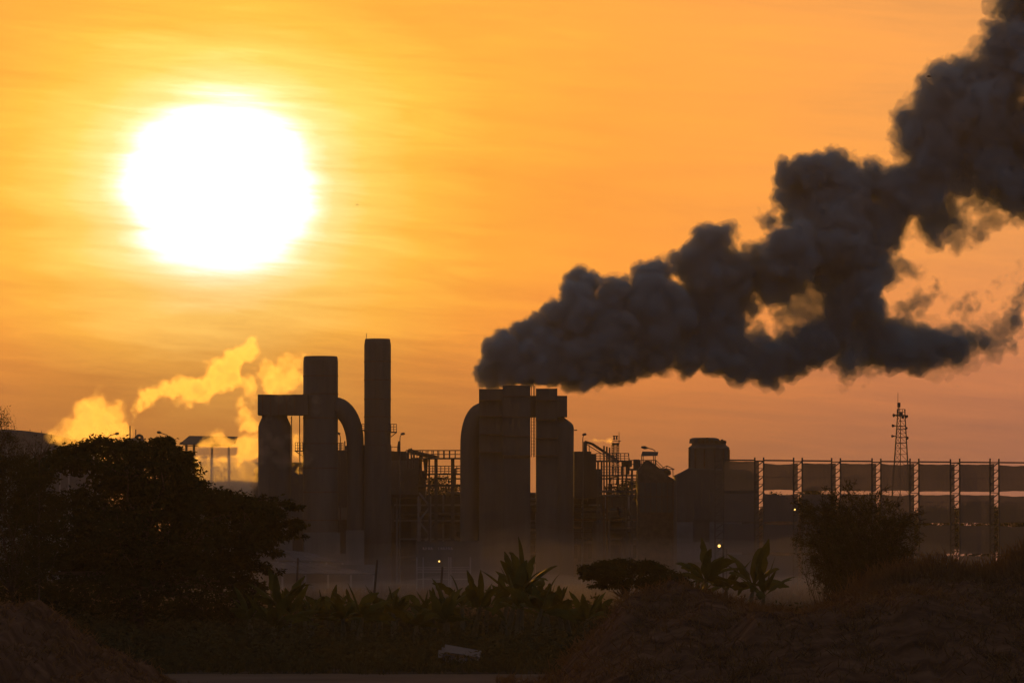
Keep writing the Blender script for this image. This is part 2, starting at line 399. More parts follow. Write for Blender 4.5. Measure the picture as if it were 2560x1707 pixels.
# ---------------------------------------------------------------- ground
def X(px, D): return P(px, HOR, D).x
def Z(py, D): return P(CX, py, D).z
g = MB().add([(-880, -50, 0), (880, -50, 0), (880, 2580, 0), (-880, 2580, 0)], [(0, 1, 2, 3)]).build('ground', 'earth')
structure(g)
r = MB().add([(-60, 172, .004), (60, 171, .004), (60, 186, .004), (-60, 188, .004)], [(0, 1, 2, 3)]).build('dirt_road', 'road_dirt')
structure(r)

def wbox(mb, x0, x1, yt, yb, D0, D1):
    """box whose front face (at D0) covers photo columns x0..x1 and rows yt..yb"""
    z1 = Z(yt, D0); z0 = 0.0 if yb is None else Z(yb, D0)
    return mb.box((X(x0, D0), D0, z0), (X(x1, D0), D1, z1))
def hbar(mb, x0, x1, y, D, t): return mb.bar(P(x0, y, D), P(x1, y, D), t)
def vbar(mb, x, y0, y1, D, t): return mb.bar(P(x, y0, D), P(x, y1, D), t)
def railing(mb, x0, x1, yt, yb, D, n, mid=1, t=.07):
    hbar(mb, x0, x1, yt, D, t)
    for k in range(mid): hbar(mb, x0, x1, yt + (yb - yt) * (k + 1) / (mid + 1), D, t * .8)
    for i in range(n + 1): vbar(mb, x0 + (x1 - x0) * i / n, yt, yb, D, t)
    return mb
def base(px, D): return Vector((X(px, D), D, 0))

# ---------------------------------------------------------------- left works: scrubber towers and tall chimney
D = 700
t = thing('chimney_stack', 'tall slim banded steel chimney beside the curved duct, no smoke coming out', 'chimney', base(943.5, D))
cx = X(943.5, D); R = M(33.5, D)
MB().lathe(cx, D, [(R * 1.04, 0), (R * 1.03, Z(1113, D)), (R * .985, Z(1112, D)), (R, Z(862, D)), (R * .93, Z(848, D)), (R * .90, Z(847, D)), (R * .80, Z(847.3, D)), (R * .78, Z(870, D))], 36).build('shell', 'stack_steel', t, True)
for y in (904, 950, 998, 1042, 1078, 1113, 1160, 1210, 1260, 1310):
    MB().lathe(cx, D, [(R * .99, Z(y + 1.2, D)), (R * 1.025, Z(y + 1.1, D)), (R * 1.025, Z(y - 1.1, D)), (R * .99, Z(y - 1.2, D))], 36).build('flange_ring', 'rusty_steel', t)
MB().bar(P(916, 850, D), P(916, 833, D), .06).build('lightning_rod', 'dark_steel', t)
def platform(parent, x0, x1, yt, yb, D, n, bracket=None, depth=1.2):
    f = MB().box((X(x0, D), D - depth, Z(yb + 1.5, D)), (X(x1, D), D + depth, Z(yb - 1, D)))
    if bracket: f.bar(P(bracket[0], bracket[1], D), P(bracket[2], bracket[3], D), .1)
    o = f.build('platform', 'dark_steel', parent)
    return o
def platform_rail(parent, x0, x1, yt, yb, D, n, depth=1.2, mid=2):
    for d in (-depth, depth): railing(MB(), x0, x1, yt, yb, D + d, n, mid, .075).build('railing', 'dark_steel', parent)
pf = platform(t, 966, 992, 1060, 1080, D, 2, (991, 1081, 977, 1092)); platform_rail(pf, 970, 991.5, 1060, 1080, D, 3)
pf = platform(t, 904, 922, 1060, 1075, D, 1); platform_rail(pf, 904.5, 918, 1060, 1075, D, 2)
m = MB()                                                          # ladder on the side of the stack
for s in (-.25, .25): m.bar((cx + s, D - R - .25, 0), (cx + s, D - R * .97 - .12, Z(860, D)), .05)
for z in np.arange(.5, Z(862, D), .45): m.bar((cx - .25, D - R - .22 + z * .001, z), (cx + .25, D - R - .22 + z * .001, z), .035)
m.build('ladder', 'dark_steel', t)

t = thing('flue_gas_scrubber', 'wide round scrubber tower with boxy side duct half veiled by steam', 'scrubber', base(801, D))
cx = X(801, D); R = M(43.5, D)
MB().lathe(cx, D, [(R * 1.02, 0), (R * 1.01, Z(1110, D)), (R, Z(1109, D)), (R, Z(905, D)), (R * .97, Z(894, D)), (R * .94, Z(891, D)), (R * .9, Z(890.5, D)), (R * .88, Z(910, D))], 40).build('tower_shell', 'stack_steel', t, True)
for y in (940, 985, 1045, 1109, 1170, 1230, 1300):
    MB().lathe(cx, D, [(R * .99, Z(y + 1.3, D)), (R * 1.022, Z(y + 1.2, D)), (R * 1.022, Z(y - 1.2, D)), (R * .99, Z(y - 1.3, D))], 40).build('flange_ring', 'rusty_steel', t)
m = MB().box((X(643.6, D - 2), D - 2.0, Z(1038, D)), (X(770, D), D + 2.0, Z(987, D))); m.build('duct_box', 'stack_steel', t)
m = MB()
for x in (655, 675, 695, 715, 735): wbox(m, x, x + 2, 985.5, 1039, D - 2.12, D - 2.01)
m.build('duct_stiffener', 'rusty_steel', t)
ca = X(686, D); ra = M(41, D)
MB().lathe(ca, D, [(ra, 0), (ra, Z(1066, D)), (ra * .94, Z(1058, D)), (M(32, D), Z(1044, D)), (M(32, D), Z(1036, D))], 36).build('side_tower', 'cladding', t, True)
pts = []
for i in range(13):
    a = i / 12 * math.pi / 2; pts.append(P(838 + 50 * math.sin(a), 1112 - 94 * math.cos(a), D))
pts += [P(888.5, 1180, D), P(888.5, 1330, D)]
rr = [M(26 - 4.5 * min(i, 12) / 12, D) for i in range(len(pts))]
MB().tube(pts, rr, 24).build('elbow_duct', 'stack_steel', t, True)
m = MB(); vbar(m, 729, 1040, 1200, D, .12)
for y in range(1045, 1200, 9): hbar(m, 726, 730, y, D, .06)
m.build('ladder', 'dark_steel', t)
MB().bar(P(749, 1038, D), P(749, 1240, D), .12).build('drain_pipe', 'dark_steel', t)
pf = platform(t, 737, 760, 1106, 1127, D, 2, (739, 1128, 757, 1140)); platform_rail(pf, 738, 757, 1106, 1127, D, 3)
pf = platform(t, 842, 868, 1108, 1126, D, 2); platform_rail(pf, 844, 858, 1107, 1126, D, 3)
m = MB(); vbar(m, 862, 1102, 1126, D, .14); vbar(m, 866, 1114, 1126, D, .25); m.build('valve_stem', 'dark_steel', t)
m = MB()
for (x0, x1, yt) in ((648, 730, 1300), (760, 850, 1330), (865, 910, 1325)): wbox(m, x0, x1, yt, None, D - 3.4, D - 2.4)
m.build('plinth', 'concrete', t)

# ---------------------------------------------------------------- central works: the smoking twin stacks
D = 696
t = thing('twin_stack_scrubber', 'dark twin square stacks with joining duct, belching the black smoke', 'scrubber', base(1290, D))
def prism(x0, x1, yt, D0, D1, yb=None): return wbox(MB(), x0, x1, yt, yb, D0, D1)
prism(1197.3, 1257, 972, D - 2.2, D + 2.2).build('stack', 'cladding', t)
prism(1256.4, 1326, 963, D - 2.8, D + 2.8).build('stack', 'cladding', t)
prism(1340, 1393.5, 971, D - 2.4, D + 2.4).build('stack', 'cladding', t)
wbox(MB(), 1325, 1342, 989, 1042, D - 1.6, D + 1.6).build('cross_duct', 'stack_steel', t)
wbox(MB(), 1392, 1418, 989, 1041.5, D - 1.9, D + 1.9).build('duct_box', 'stack_steel', t)
m = MB()
for x0, x1, ys in ((1198.6, 1255, (1000, 1040, 1085, 1130)), (1256.6, 1326.4, (990, 1042, 1090, 1138)), (1339.7, 1393.8, (1000, 1048, 1095, 1138))):
    for y in ys: wbox(m, x0, x1, y - 1, y + 1, D - 3.0, D + 2.9)
m.build('stiffener_band', 'rusty_steel', t)
cr = X(1392, D); rr_ = M(42.5, D)
MB().lathe(cr, D + .5, [(rr_, 0), (rr_, Z(1130, D)), (rr_ * 1.01, Z(1070, D)), (rr_ * .97, Z(1062, D)), (rr_ * .88, Z(1057, D)), (M(16, D), Z(1041, D))], 36).build('cyclone_tower', 'cladding', t, True)
MB().tube([P(1434, 1075, D), P(1441, 1075, D), P(1442, 1075.5, D)], [.05, .09, .16], 6).build('bracket_lamp', 'dark_steel', t)
pts = []
for i in range(13):
    a = i / 12 * math.pi / 2; pts.append(P(1206 - 31.5 * math.sin(a), 1112 - 80 * math.cos(a), D))
pts += [P(1174.2, 1180, D), P(1174.2, 1300, D), P(1174.2, 1450, D)]
rr = [M(25.5 - 1.5 * min(i, 12) / 12, D) for i in range(len(pts))]
MB().tube(pts, rr, 24).build('elbow_duct', 'stack_steel', t, True)
m = MB()
for x in (1328.5, 1334, 1337): vbar(m, x, 964, 1142, D, .09)
for y in range(1046, 1142, 8): hbar(m, 1327, 1338.5, y, D, .05)
m.build('ladder', 'dark_steel', t)
m = MB().add([P(1256, 1138, D - 3), P(1326, 1138, D - 3), P(1302, 1180, D - 2), P(1280, 1180, D - 2), P(1256, 1138, D + 3), P(1326, 1138, D + 3), P(1302, 1180, D + 2), P(1280, 1180, D + 2)],
             [(0,3,2,1),(4,5,6,7),(0,1,5,4),(1,2,6,5),(2,3,7,6),(3,0,4,7)])
m.build('ash_hopper', 'rusty_steel', t)

# ---------------------------------------------------------------- boiler house: steel frame with panels
D = 715
t = bh = thing('boiler_house', 'big dark steel framed boiler house behind the stacks', 'building', base(1200, D))
rngp = random.Random(5)
def panel_wall(parent, x0, x1, ytop, ybot, D, w, name='wall_panel', m='cladding', skip=0.0, h=None):
    """cladding made of separate sheets, each with its own edges and depth"""
    n = max(1, round((x1 - x0) / w)); k = 1 if not h else max(1, round((ybot - ytop) / h))
    for i in range(n):
        for j in range(k):
            if rngp.random() < skip: continue
            a = x0 + (x1 - x0) * i / n; b = x0 + (x1 - x0) * (i + 1) / n
            ya = ytop + (ybot - ytop) * j / k; yb_ = ytop + (ybot - ytop) * (j + 1) / k
            off = rngp.uniform(0, .14)
            wbox(MB(), a + .35, b - .35, ya + .3, yb_ - .3, D - .15 - off, D + .1 + rngp.uniform(0, .05)).build(name, m, parent)
wbox(MB(), 985, 1690, 1236, None, D + .6, D + 26).build('core', 'cladding', t)
wbox(MB(), 640, 985, 1262, None, D + .6, D + 22).build('core', 'cladding', t)
wbox(MB(), 836, 985, 1127, 1270, D + 1, D + 12).build('boiler_block', 'cladding', t)
for x0, x1, y in ((977, 1015, 1128), (1015, 1032, 1146), (1032, 1046, 1148), (1046, 1063, 1176), (1435, 1478, 1128), (1478, 1490, 1134), (1490, 1503, 1172)):
    wbox(MB(), x0, x1 + .5, y, 1245, D - 6, D + 3).build('boiler_block', 'cladding', t)
panel_wall(t, 977, 1046, 1150, 1236, D - 6.1, 17, m='roof_sheet', h=43)
panel_wall(t, 985, 1690, 1240, 1300, D, 30, skip=.12, h=30)
panel_wall(t, 985, 1690, 1302, 1345, D, 42, m='roof_sheet', skip=.4)
panel_wall(t, 1200, 1690, 1350, 1456, D, 34, m='concrete', skip=.55, h=53)
panel_wall(t, 640, 985, 1268, 1330, D, 28, m='roof_sheet', skip=.3, h=31)
for x in range(992, 1700, 58): wbox(MB(), x - 2.2, x + 2.2, 1238, None, D - 1.6, D - .9).build('column', 'galvanised', t)
for y, x0, x1 in ((1301, 985, 1690), (1347, 1000, 1690), (1262, 985, 1500)): wbox(MB(), x0, x1, y - 2, y + 2, D - .85, D - .4).build('beam', 'galvanised', t)
for i in range(9):
    x = 1210 + i * 52
    MB().box((X(x, D), D - .38, Z(1395, D)), (X(x + 26, D), D - .30, Z(1362, D))).build('window', 'glass_dark', t)

for i in range(16):
    y = 1236 + i * 12 + rngp.uniform(-4, 4); x0 = rngp.uniform(990, 1420); x1 = min(1688, x0 + rngp.uniform(90, 320)); q = D - 1.9 - rngp.uniform(0, 1.6)
    MB().tube([P(x0, y + 8, q), P(x0, y, q), P(x1, y + rngp.uniform(-1, 3), q), P(x1, y + 14, q)], rngp.uniform(.1, .32), 8).build('pipe_run', rngp.choice(['rusty_steel', 'dark_steel', 'cladding']), bh)
for x0, x1, y in ((1200, 1300, 1252), (1330, 1470, 1262), (1450, 1560, 1290), (1210, 1380, 1322), (1400, 1600, 1330)):
    wbox(MB(), x0, x1, y - 1.5, y + 1.5, D - 4, D - 1).build('ledge', 'dark_steel', bh); railing(MB(), x0, x1, y - 15, y, D - 4, 8, 1, .07).build('railing', 'dark_steel', bh)
for x, y0, y1, r in ((1225, 1300, 1460, 1.2), (1308, 1330, 1460, .9), (1500, 1300, 1460, 1.0), (1640, 1290, 1460, 1.3)):
    MB().lathe(X(x, D - 4), D - 4, [(r, 0), (r, Z(y0 + 8, D)), (r * .7, Z(y0 + 2, D)), (r * .2, Z(y0, D))], 20).build('vessel', rngp.choice(['roof_sheet', 'cladding']), bh, True)
# stair and piping in front of the boiler house
m = thing('stair_tower', 'steel stair tower climbing the boiler house front', 'stairs', base(1060, 708))
for x in (1046, 1076): 
    for d in (706, 709): MB().bar(P(x, 1240, d), Vector((X(x, d), d, 0)), .22).build('post', 'galvanised', m)
for k in range(6):
    y0 = 1445 - k * 36; a, b = (1048, 1074) if k % 2 == 0 else (1074, 1048)
    MB().bar(P(a, y0, 706.5), P(b, y0 - 34, 706.5), .22).build('flight', 'galvanised', m)
    MB().bar(P(a, y0 - 14, 706.3), P(b, y0 - 48, 706.3), .07).build('handrail', 'dark_steel', m)

# ---------------------------------------------------------------- pipe gantry with railings between the two works
D = 705
t = thing('pipe_gantry', 'open steel walkway gantry with railings spanning between the two works', 'walkway', base(1100, D))
dk = lambda x0, x1, y, th, D: wbox(MB(), x0, x1, y - th, y + th, D - 1.2, D + 1.2).build('deck', 'dark_steel', t)
dk(1030, 1160, 1145.5, 1.7, D); dk(1066, 1160, 1184.5, 1.8, D); dk(1060, 1160, 1196, 1.6, D + 3); dk(1040, 1160, 1213, 3, D + 2)
railing(MB(), 1015, 1152, 1125.5, 1145, D - 1.2, 10, 1, .11).build('railing', 'dark_steel', t); railing(MB(), 1022, 1152, 1125.8, 1145, D + 1.2, 9, 1, .10).build('railing', 'dark_steel', t)
m = MB(); railing(m, 1062, 1152, 1164.5, 1184, D - 1.2, 9, 2, .10); m.build('railing', 'dark_steel', t)
for x in (1073, 1088, 1092, 1129.5, 1134): MB().bar(P(x, 1146, D), Vector((X(x, D), D, 0)), .22).build('column', 'dark_steel', t)
MB().tube([P(1020, 1126, D), P(1060, 1137, D), P(1084, 1141, D), P(1098, 1141, D)], [.3, .3, .22, .05], 8).build('sloping_pipe', 'rusty_steel', t)
m = MB(); m.tube([P(1051, 1140, D), P(1051, 1200, D)], .22, 8); m.tube([P(1064, 1148, D), P(1064, 1156, D), P(1065, 1200, D)], [.35, .3, .12], 8)
m.tube([P(1051, 1146, D), P(1057, 1152, D), P(1063, 1146, D)], .12, 6); m.build('valve_pipe', 'rusty_steel', t)
m = MB(); 
for i in range(14): vbar(m, 1062 + i * 6.6 + rngp.uniform(-1.5, 1.5), 1213, 1226, D + 1, rngp.uniform(.08, .25))
m.build('hanging_pipe', 'rusty_steel', t)
m = MB(); wbox(m, 1138, 1150, 1169, 1172, D - .5, D + .5); wbox(m, 1134, 1140, 1171, 1213, D - .5, D + .5); m.build('duct_box', 'dark_steel', t)
for i, x in enumerate((1018, 1026, 1032)): wbox(MB(), x, x + 4, 1124 - i % 2 * 4, 1170, D - 2, D - 1).build('pipe_stub', 'dark_steel', t)

t = thing('safety_valve', 'stubby dark relief valve with rail beside the slim chimney', 'valve', P(996, 1128, D - 2))
MB().tube([P(997, 1128, D - 2), P(997, 1115, D - 2), P(997.5, 1104, D - 2), P(997.5, 1102, D - 2)], [.22, .2, .13, .05], 8).build('valve_body', 'dark_steel', t)
m = MB(); hbar(m, 977, 993, 1117, D - 2, .07); vbar(m, 978, 1117, 1128, D - 2, .07); m.build('railing', 'dark_steel', t)

# ---------------------------------------------------------------- right jumble: conveyor, platforms, hut, mast
D = 700
t = thing('inclined_conveyor', 'sloping enclosed conveyor descending from a short support tower', 'conveyor', base(1500, D))
m = MB(); a = [(1461, 1104), (1480, 1109), (1548, 1154)]
for (x0, y0), (x1, y1) in zip(a, a[1:]):
    m.tube([P(x0, y0, D), P(x1, y1, D)], M(4.6, D), 4)
m.build('conveyor_box', 'rusty_steel', t)
MB().tube([P(1466, 1110, D - .6), P(1545, 1159, D - .6)], .07, 4).build('cable', 'dark_steel', t)
m = MB(); vbar(m, 1462, 1104, 1130, D, .35); vbar(m, 1466.5, 1107, 1130, D, .1); vbar(m, 1473, 1112, 1130, D, .1); m.build('head_support', 'dark_steel', t)
for x in (1510, 1517, 1524): MB().bar(P(x, 1114 + (x - 1510) * .3, D + 1), Vector((X(x, D + 1), D + 1, 0)), .2).build('trestle_leg', 'rusty_steel', t)

t = thing('service_platform', 'railed steel service platform on columns under the conveyor', 'platform', base(1530, D - 3))
Dp = D - 3
for (x0, x1, y, th) in ((1490, 1575, 1152, 1.8), (1500, 1600, 1188, 1.6), (1505, 1600, 1196, 1.2), (1500, 1620, 1228, 2.4), (1500, 1610, 1238, 2)):
    wbox(MB(), x0, x1, y - th, y + th, Dp - 1.4, Dp + 1.4).build('deck', 'dark_steel', t)
m = MB(); railing(m, 1490, 1572, 1133, 1152, Dp - 1.4, 8, 2, .09); m.bar(P(1570, 1133, Dp - 1.4), P(1574, 1150, Dp - 1.4), .08); m.build('railing', 'dark_steel', t)
m = MB(); railing(m, 1575, 1640, 1150, 1168, Dp - 1.4, 6, 1, .09); m.build('railing', 'dark_steel', t)
m = MB(); railing(m, 1503, 1560, 1166, 1188, Dp - 1.4, 8, 2, .10); m.build('railing', 'dark_steel', t)
for x in (1495, 1504, 1524, 1556, 1566, 1598): MB().bar(P(x, 1150, Dp), Vector((X(x, Dp), Dp, 0)), .22).build('column', 'dark_steel', t)
for x0, x1, yt, yb in ((1558, 1580, 1151, 1166), (1584, 1599, 1148, 1172), (1566, 1574, 1160, 1185)): wbox(MB(), x0, x1, yt, yb, Dp - 1, Dp + 1.2).build('machine_box', 'rusty_steel', t)
m = MB()
for i in range(26):
    x = rngp.uniform(1500, 1612); y = rngp.uniform(1190, 1272)
    if rngp.random() < .5: m.bar(P(x, y, Dp + rngp.uniform(-1, 3)), P(x + rngp.uniform(-4, 4), y + rngp.uniform(10, 34), Dp + rngp.uniform(-1, 3)), rngp.uniform(.1, .3))
    else: m.bar(P(x, y, Dp + rngp.uniform(-1, 3)), P(x + rngp.uniform(10, 36), y + rngp.uniform(-5, 5), Dp + rngp.uniform(-1, 3)), rngp.uniform(.1, .3))
m.build('pipework', 'rusty_steel', t)

t = thing('antenna_tower', 'small lattice tower topped by two drums and a whip aerial', 'tower', base(1538, D + 30))
De = D + 30
for x in (1530, 1534, 1543, 1547): MB().bar(P(x, 1106, De), Vector((X(x, De), De, 0)), .1).build('leg', 'post_steel', t)
m = MB()
for y in range(1108, 1180, 6):
    hbar(m, 1530, 1547, y, De, .06); m.bar(P(1530, y, De), P(1547, y + 6, De), .05); m.bar(P(1547, y, De), P(1530, y + 6, De), .05)
m.build('bracing', 'post_steel', t)
for x in (1535.5, 1542): MB().lathe(X(x, De), De, [(.13, Z(1099, De)), (.13, Z(1097, De)), (.1, Z(1096.5, De)), (.1, Z(1091, De)), (.18, Z(1090, De)), (.18, Z(1088.5, De))], 10).build('drum', 'post_steel', t)
MB().bar(P(1530, 1102, De), P(1552, 1102.5, De), .09).build('cross_arm', 'post_steel', t)
wbox(MB(), 1531, 1548, 1107, 1112, De - .6, De + .6).build('equipment_box', 'post_steel', t)
MB().tube([P(1547.5, 1110, De), P(1547.5, 1079, De)], [.07, .03], 5).build('whip_aerial', 'dark_steel', t)

Dh = 690
t = thing('lookout_hut', 'small sheet roofed lookout shelter on thin posts with a lamp arm', 'shelter', P(1624, 1170, Dh))
rf = [P(1602, 1140, Dh - 1.5), P(1644, 1139, Dh - 1.5), P(1646, 1129, Dh - .4), P(1606, 1128, Dh - .4), P(1604, 1140, Dh + 1.5), P(1642, 1138, Dh + 1.5), P(1646, 1129.6, Dh + .4), P(1606, 1128.6, Dh + .4)]
MB().add(rf, [(0,1,2,3),(5,4,7,6),(3,2,6,7),(1,0,4,5),(0,3,7,4),(2,1,5,6)]).build('roof', 'post_steel', t)
for x in (1604, 1608, 1634, 1638): MB().bar(P(x, 1139, Dh), P(x, 1172, Dh), .1).build('post', 'dark_steel', t)
MB().tube([P(1638, 1130, Dh), P(1637, 1126, Dh), P(1630, 1122, Dh), P(1618, 1119.5, Dh)], .06, 6).build('lamp_arm', 'dark_steel', t)
MB().tube([P(1619, 1119.8, Dh), P(1612, 1118.4, Dh), P(1603, 1117.4, Dh)], [.1, .22, .12], 8).build('lamp_head', 'dark_steel', t)
m = MB(); railing(m, 1575, 1640, 1150, 1172, Dh - 1, 5, 1, .07); m.bar(P(1640, 1150, Dh - 1), P(1662, 1172, Dh - 1), .08); m.bar(P(1641, 1158, Dh - 1), P(1660, 1178, Dh - 1), .08); m.build('railing', 'dark_steel', t)
wbox(MB(), 1574, 1662, 1171, 1175, Dh - 1.3, Dh + 1.5).build('floor', 'dark_steel', t)
for x in (1580, 1610, 1640, 1658): MB().bar(P(x, 1174, Dh), Vector((X(x, Dh), Dh, 0)), .25).build('column', 'dark_steel', t)

t = thing('feed_hopper_house', 'dark hip roofed feed house with a long sloping side', 'building', base(1620, 686))
Dq = 686; prof = [(1594, 1176), (1612, 1152), (1617, 1149), (1622, 1150), (1652, 1172), (1672, 1190), (1690, 1200)]
v = [P(x, y, Dq) for x, y in prof] + [Vector((X(1690, Dq), Dq, 0)), Vector((X(1594, Dq), Dq, 0))]
n = len(v); v2 = v + [p + Vector((0, 8, 0)) for p in v]
MB().add(v2, [tuple(range(n - 1, -1, -1)), tuple(range(n, 2 * n))] + [(i, (i + 1) % n, (i + 1) % n + n, i + n) for i in range(n)]).build('house_body', 'rusty_steel', t)
for i in range(6):
    x = 1600 + i * 14
    wbox(MB(), x, x + 12, 1206, 1240, Dq - .12, Dq - .02).build('wall_panel', 'cladding', t); wbox(MB(), x, x + 12, 1242, 1280, Dq - .15, Dq - .02).build('wall_panel', 'cladding', t)

t = thing('canopy_frame', 'bare pitched canopy frame of thin steel without its sheets', 'frame', P(1665, 1184, 688))
m = MB(); Dc = 688
for d in (-1, 1.2):
    for a, b in (((1652, 1172), (1667, 1164)), ((1667, 1164), (1686, 1173)), ((1652, 1172), (1686, 1173)), ((1667, 1164), (1667, 1172))): m.bar(P(*a, Dc + d), P(*b, Dc + d), .1)
m.build('roof_truss', 'dark_steel', t)
for x in (1654, 1682): MB().bar(P(x, 1172, Dc), P(x + .8, 1192, Dc), .09).build('post', 'dark_steel', t)
MB().tube([P(1658, 1184, Dc), P(1664, 1178, Dc), P(1672, 1182, Dc), P(1676, 1186, Dc)], [.2, .45, .4, .15], 8).build('motor', 'rusty_steel', t)

# ---------------------------------------------------------------- cooling tank and long warehouse
D = 770
t = thing('round_tank', 'squat round tank with a ragged deck of equipment on top', 'tank', base(1772.5, D))
cx = X(1772.5, D); R = M(50.5, D)
MB().lathe(cx, D, [(R, 0), (R, Z(1122, D)), (R * 1.02, Z(1121, D)), (R * 1.02, Z(1119, D)), (M(43, D), Z(1112, D)), (M(42, D), Z(1104, D))], 48).build('tank_shell', 'stack_steel', t, True)
m = MB()
for i in range(22):
    a = 2 * math.pi * i / 22; r0 = M(40, D)
    px, py = cx + r0 * math.cos(a), D + r0 * math.sin(a); w_ = M(rngp.uniform(5, 9), D); h_ = rngp.uniform(1094, 1101) + 4 * max(0, math.cos(a))
    m.box((px - w_ / 2, py - .4, Z(1108, D)), (px + w_ / 2, py + .4, Z(h_, D)))
m.build('deck_equipment', 'rusty_steel', t)
MB().lathe(cx - .6, D, [(M(38, D), Z(1108, D)), (M(37, D), Z(1097, D)), (M(30, D), Z(1094.5, D)), (M(28, D), Z(1094, D))], 40).build('deck_drum', 'stack_steel', t)
m = MB()
for i in range(6):
    a = math.pi * (1.1 + .16 * i); m.tube([(cx + (R + .1) * math.cos(a), D + (R + .1) * math.sin(a), 0), (cx + (R + .1) * math.cos(a), D + (R + .1) * math.sin(a), Z(1123, D))], .12, 6)
m.build('rib', 'rusty_steel', t)

D = 672
t = thing('long_warehouse', 'long low warehouse with pitched roof below the round tank', 'warehouse', base(1780, D))
fr = [P(1692, 1185, D), P(1722, 1171, D), P(1868, 1176, D), P(1897, 1189, D)]
v = [*fr, Vector((X(1897, D), D, 0)), Vector((X(1692, D), D, 0))]; v2 = v + [p + Vector((0, 14, 0)) for p in v]
MB().add(v2, [(5,4,3,2,1,0), (6,7,8,9,10,11)] + [(i, (i + 1) % 6, (i + 1) % 6 + 6, i + 6) for i in range(6)]).build('warehouse_body', 'cladding', t)
MB().add([P(1688, 1188, D - .4), P(1722, 1169.5, D - .4), P(1870, 1174.5, D - .4), P(1901, 1192, D - .4), P(1897, 1193, D - .4), P(1868, 1177.5, D - .4), P(1723, 1172.5, D - .4), P(1691, 1190, D - .4)], [(7,6,1,0),(6,5,2,1),(5,4,3,2)]).build('roof_edge', 'roof_sheet', t)
panel_wall(t, 1692, 1896, 1196, 1300, D - .02, 20, m='cladding', h=35)
panel_wall(t, 1692, 1896, 1304, 1455, D - .02, 40, m='roof_sheet', skip=.3, h=50)

# ---------------------------------------------------------------- wind fence of nets between lattice posts
PAIRS = [(1787, 1809), (1887, 1909), (1984, 2005.5), (2079, 2101), (2180, 2202), (2275, 2297), (2376, 2399), (2475, 2497), (2574, 2596)]
def FD(px): return 618 + (px - 1787) * .028
net = bpy.data.materials.new('wind_net'); net.use_nodes = True
nn = net.node_tree.nodes; nl = net.node_tree.links
tr = nn.new('ShaderNodeBsdfTransparent'); tr.inputs[0].default_value = (.9, .9, .9, 1)
tl = nn.new('ShaderNodeBsdfTranslucent'); tl.inputs[0].default_value = (.10, .10, .10, 1)
df = nn['Principled BSDF']; df.inputs['Base Color'].default_value = (.10, .10, .11, 1); df.inputs['Roughness'].default_value = .9
m1 = nn.new('ShaderNodeMixShader'); m1.inputs[0].default_value = .3; nl.new(df.outputs[0], m1.inputs[1]); nl.new(tl.outputs[0], m1.inputs[2])
co = nn.new('ShaderNodeTexCoord'); nz_ = nn.new('ShaderNodeTexNoise'); nz_.inputs['Scale'].default_value = .35; nl.new(co.outputs['Object'], nz_.inputs['Vector'])
mr = nn.new('ShaderNodeMapRange'); nl.new(nz_.outputs[0], mr.inputs[0]); mr.inputs[1].default_value = .3; mr.inputs[2].default_value = .7; mr.inputs[3].default_value = .965; mr.inputs[4].default_value = .92
m2 = nn.new('ShaderNodeMixShader'); nl.new(mr.outputs[0], m2.inputs[0]); nl.new(tr.outputs[0], m2.inputs[1]); nl.new(m1.outputs[0], m2.inputs[2])
nl.new(m2.outputs[0], nn['Material Output'].inputs[0]); MATS['wind_net'] = net
t = thing('wind_fence', 'tall wind fence of dark nets hung between lattice posts', 'fence', base(2200, FD(2200)))
for i, (a, b) in enumerate(PAIRS):
    Da = FD(a); top = 1143 + (a - 1787) * .006 + rngp.uniform(-1.5, 1.5)
    c = MB()
    for x in (a, b): c.tube([(X(x + rngp.uniform(-.8, .8), Da), Da, 0), P(x, top + rngp.uniform(-1, 1), Da)], M(1.9, Da) * 1.414, 4)
    po = c.build('truss_post', 'post_steel', t)
    m = MB(); y = top + 9; k = 0
    while y < 1455:
        hbar(m, a, b, y, Da, .07); m.bar(P(a, y + 18, Da), P(b, y + 1, Da), .11); y += 19.3
    br = m.build('brace', 'post_steel', po)
for i in range(len(PAIRS) - 1):
    a = PAIRS[i][1]; b = PAIRS[i + 1][0]; Da, Db = FD(a), FD(b); off = (i * .9)
    hb = MB(); hb.bar(P(a, 1149.5 + off, Da), P(b, 1150.2 + off, Db), .16); hb.build('top_rail', 'post_steel', t)
    hb = MB(); hb.bar(P(b, 1152.5 + off, Db), P(PAIRS[i + 1][1], 1153 + off, Db), .09); hb.build('top_rail', 'post_steel', t)
    for (y0, y1) in ((1155.5, 1226), (1231.5, 1304), (1307.5, 1381), (1384.5, 1455)):
        if i == 0 and y0 < 1156: y0 = 1151.5
        q0 = P(a + 1.5, y0 + off * .8 + rngp.uniform(-.6, 1.4), Da + .2); q1 = P(b + 10.5, y0 + off * .8 + rngp.uniform(-.3, 1.2), Db + .2)
        q2 = P(b + 10.5, y1 + off * .6 + rngp.uniform(-.8, .6), Db + .2); q3 = P(a + 1.5, y1 + off * .6 + rngp.uniform(-.8, .6), Da + .2)
        nx = 8; vs_ = []; fs_ = []
        for j in range(nx + 1):
            u = j / nx; sag = (.06 + .1 * (i % 3 == 1)) * math.sin(u * math.pi) + .02 * math.sin(u * 17 + i)
            vs_ += [q0.lerp(q1, u) + Vector((0, .15 * math.sin(u * math.pi), -sag)), q3.lerp(q2, u) + Vector((0, .25 * math.sin(u * math.pi), sag * .6))]
        for j in range(nx): fs_.append((2*j, 2*j+1, 2*j+3, 2*j+2))
        MB().add(vs_, fs_).build('net_panel', 'wind_net', t)
    for y in (1192, 1252, 1345):
        MB().bar(P(a, y + off * .7, Da + .3), P(b, y + off * .7, Db + .3), .05).build('net_cable', 'dark_steel', t)

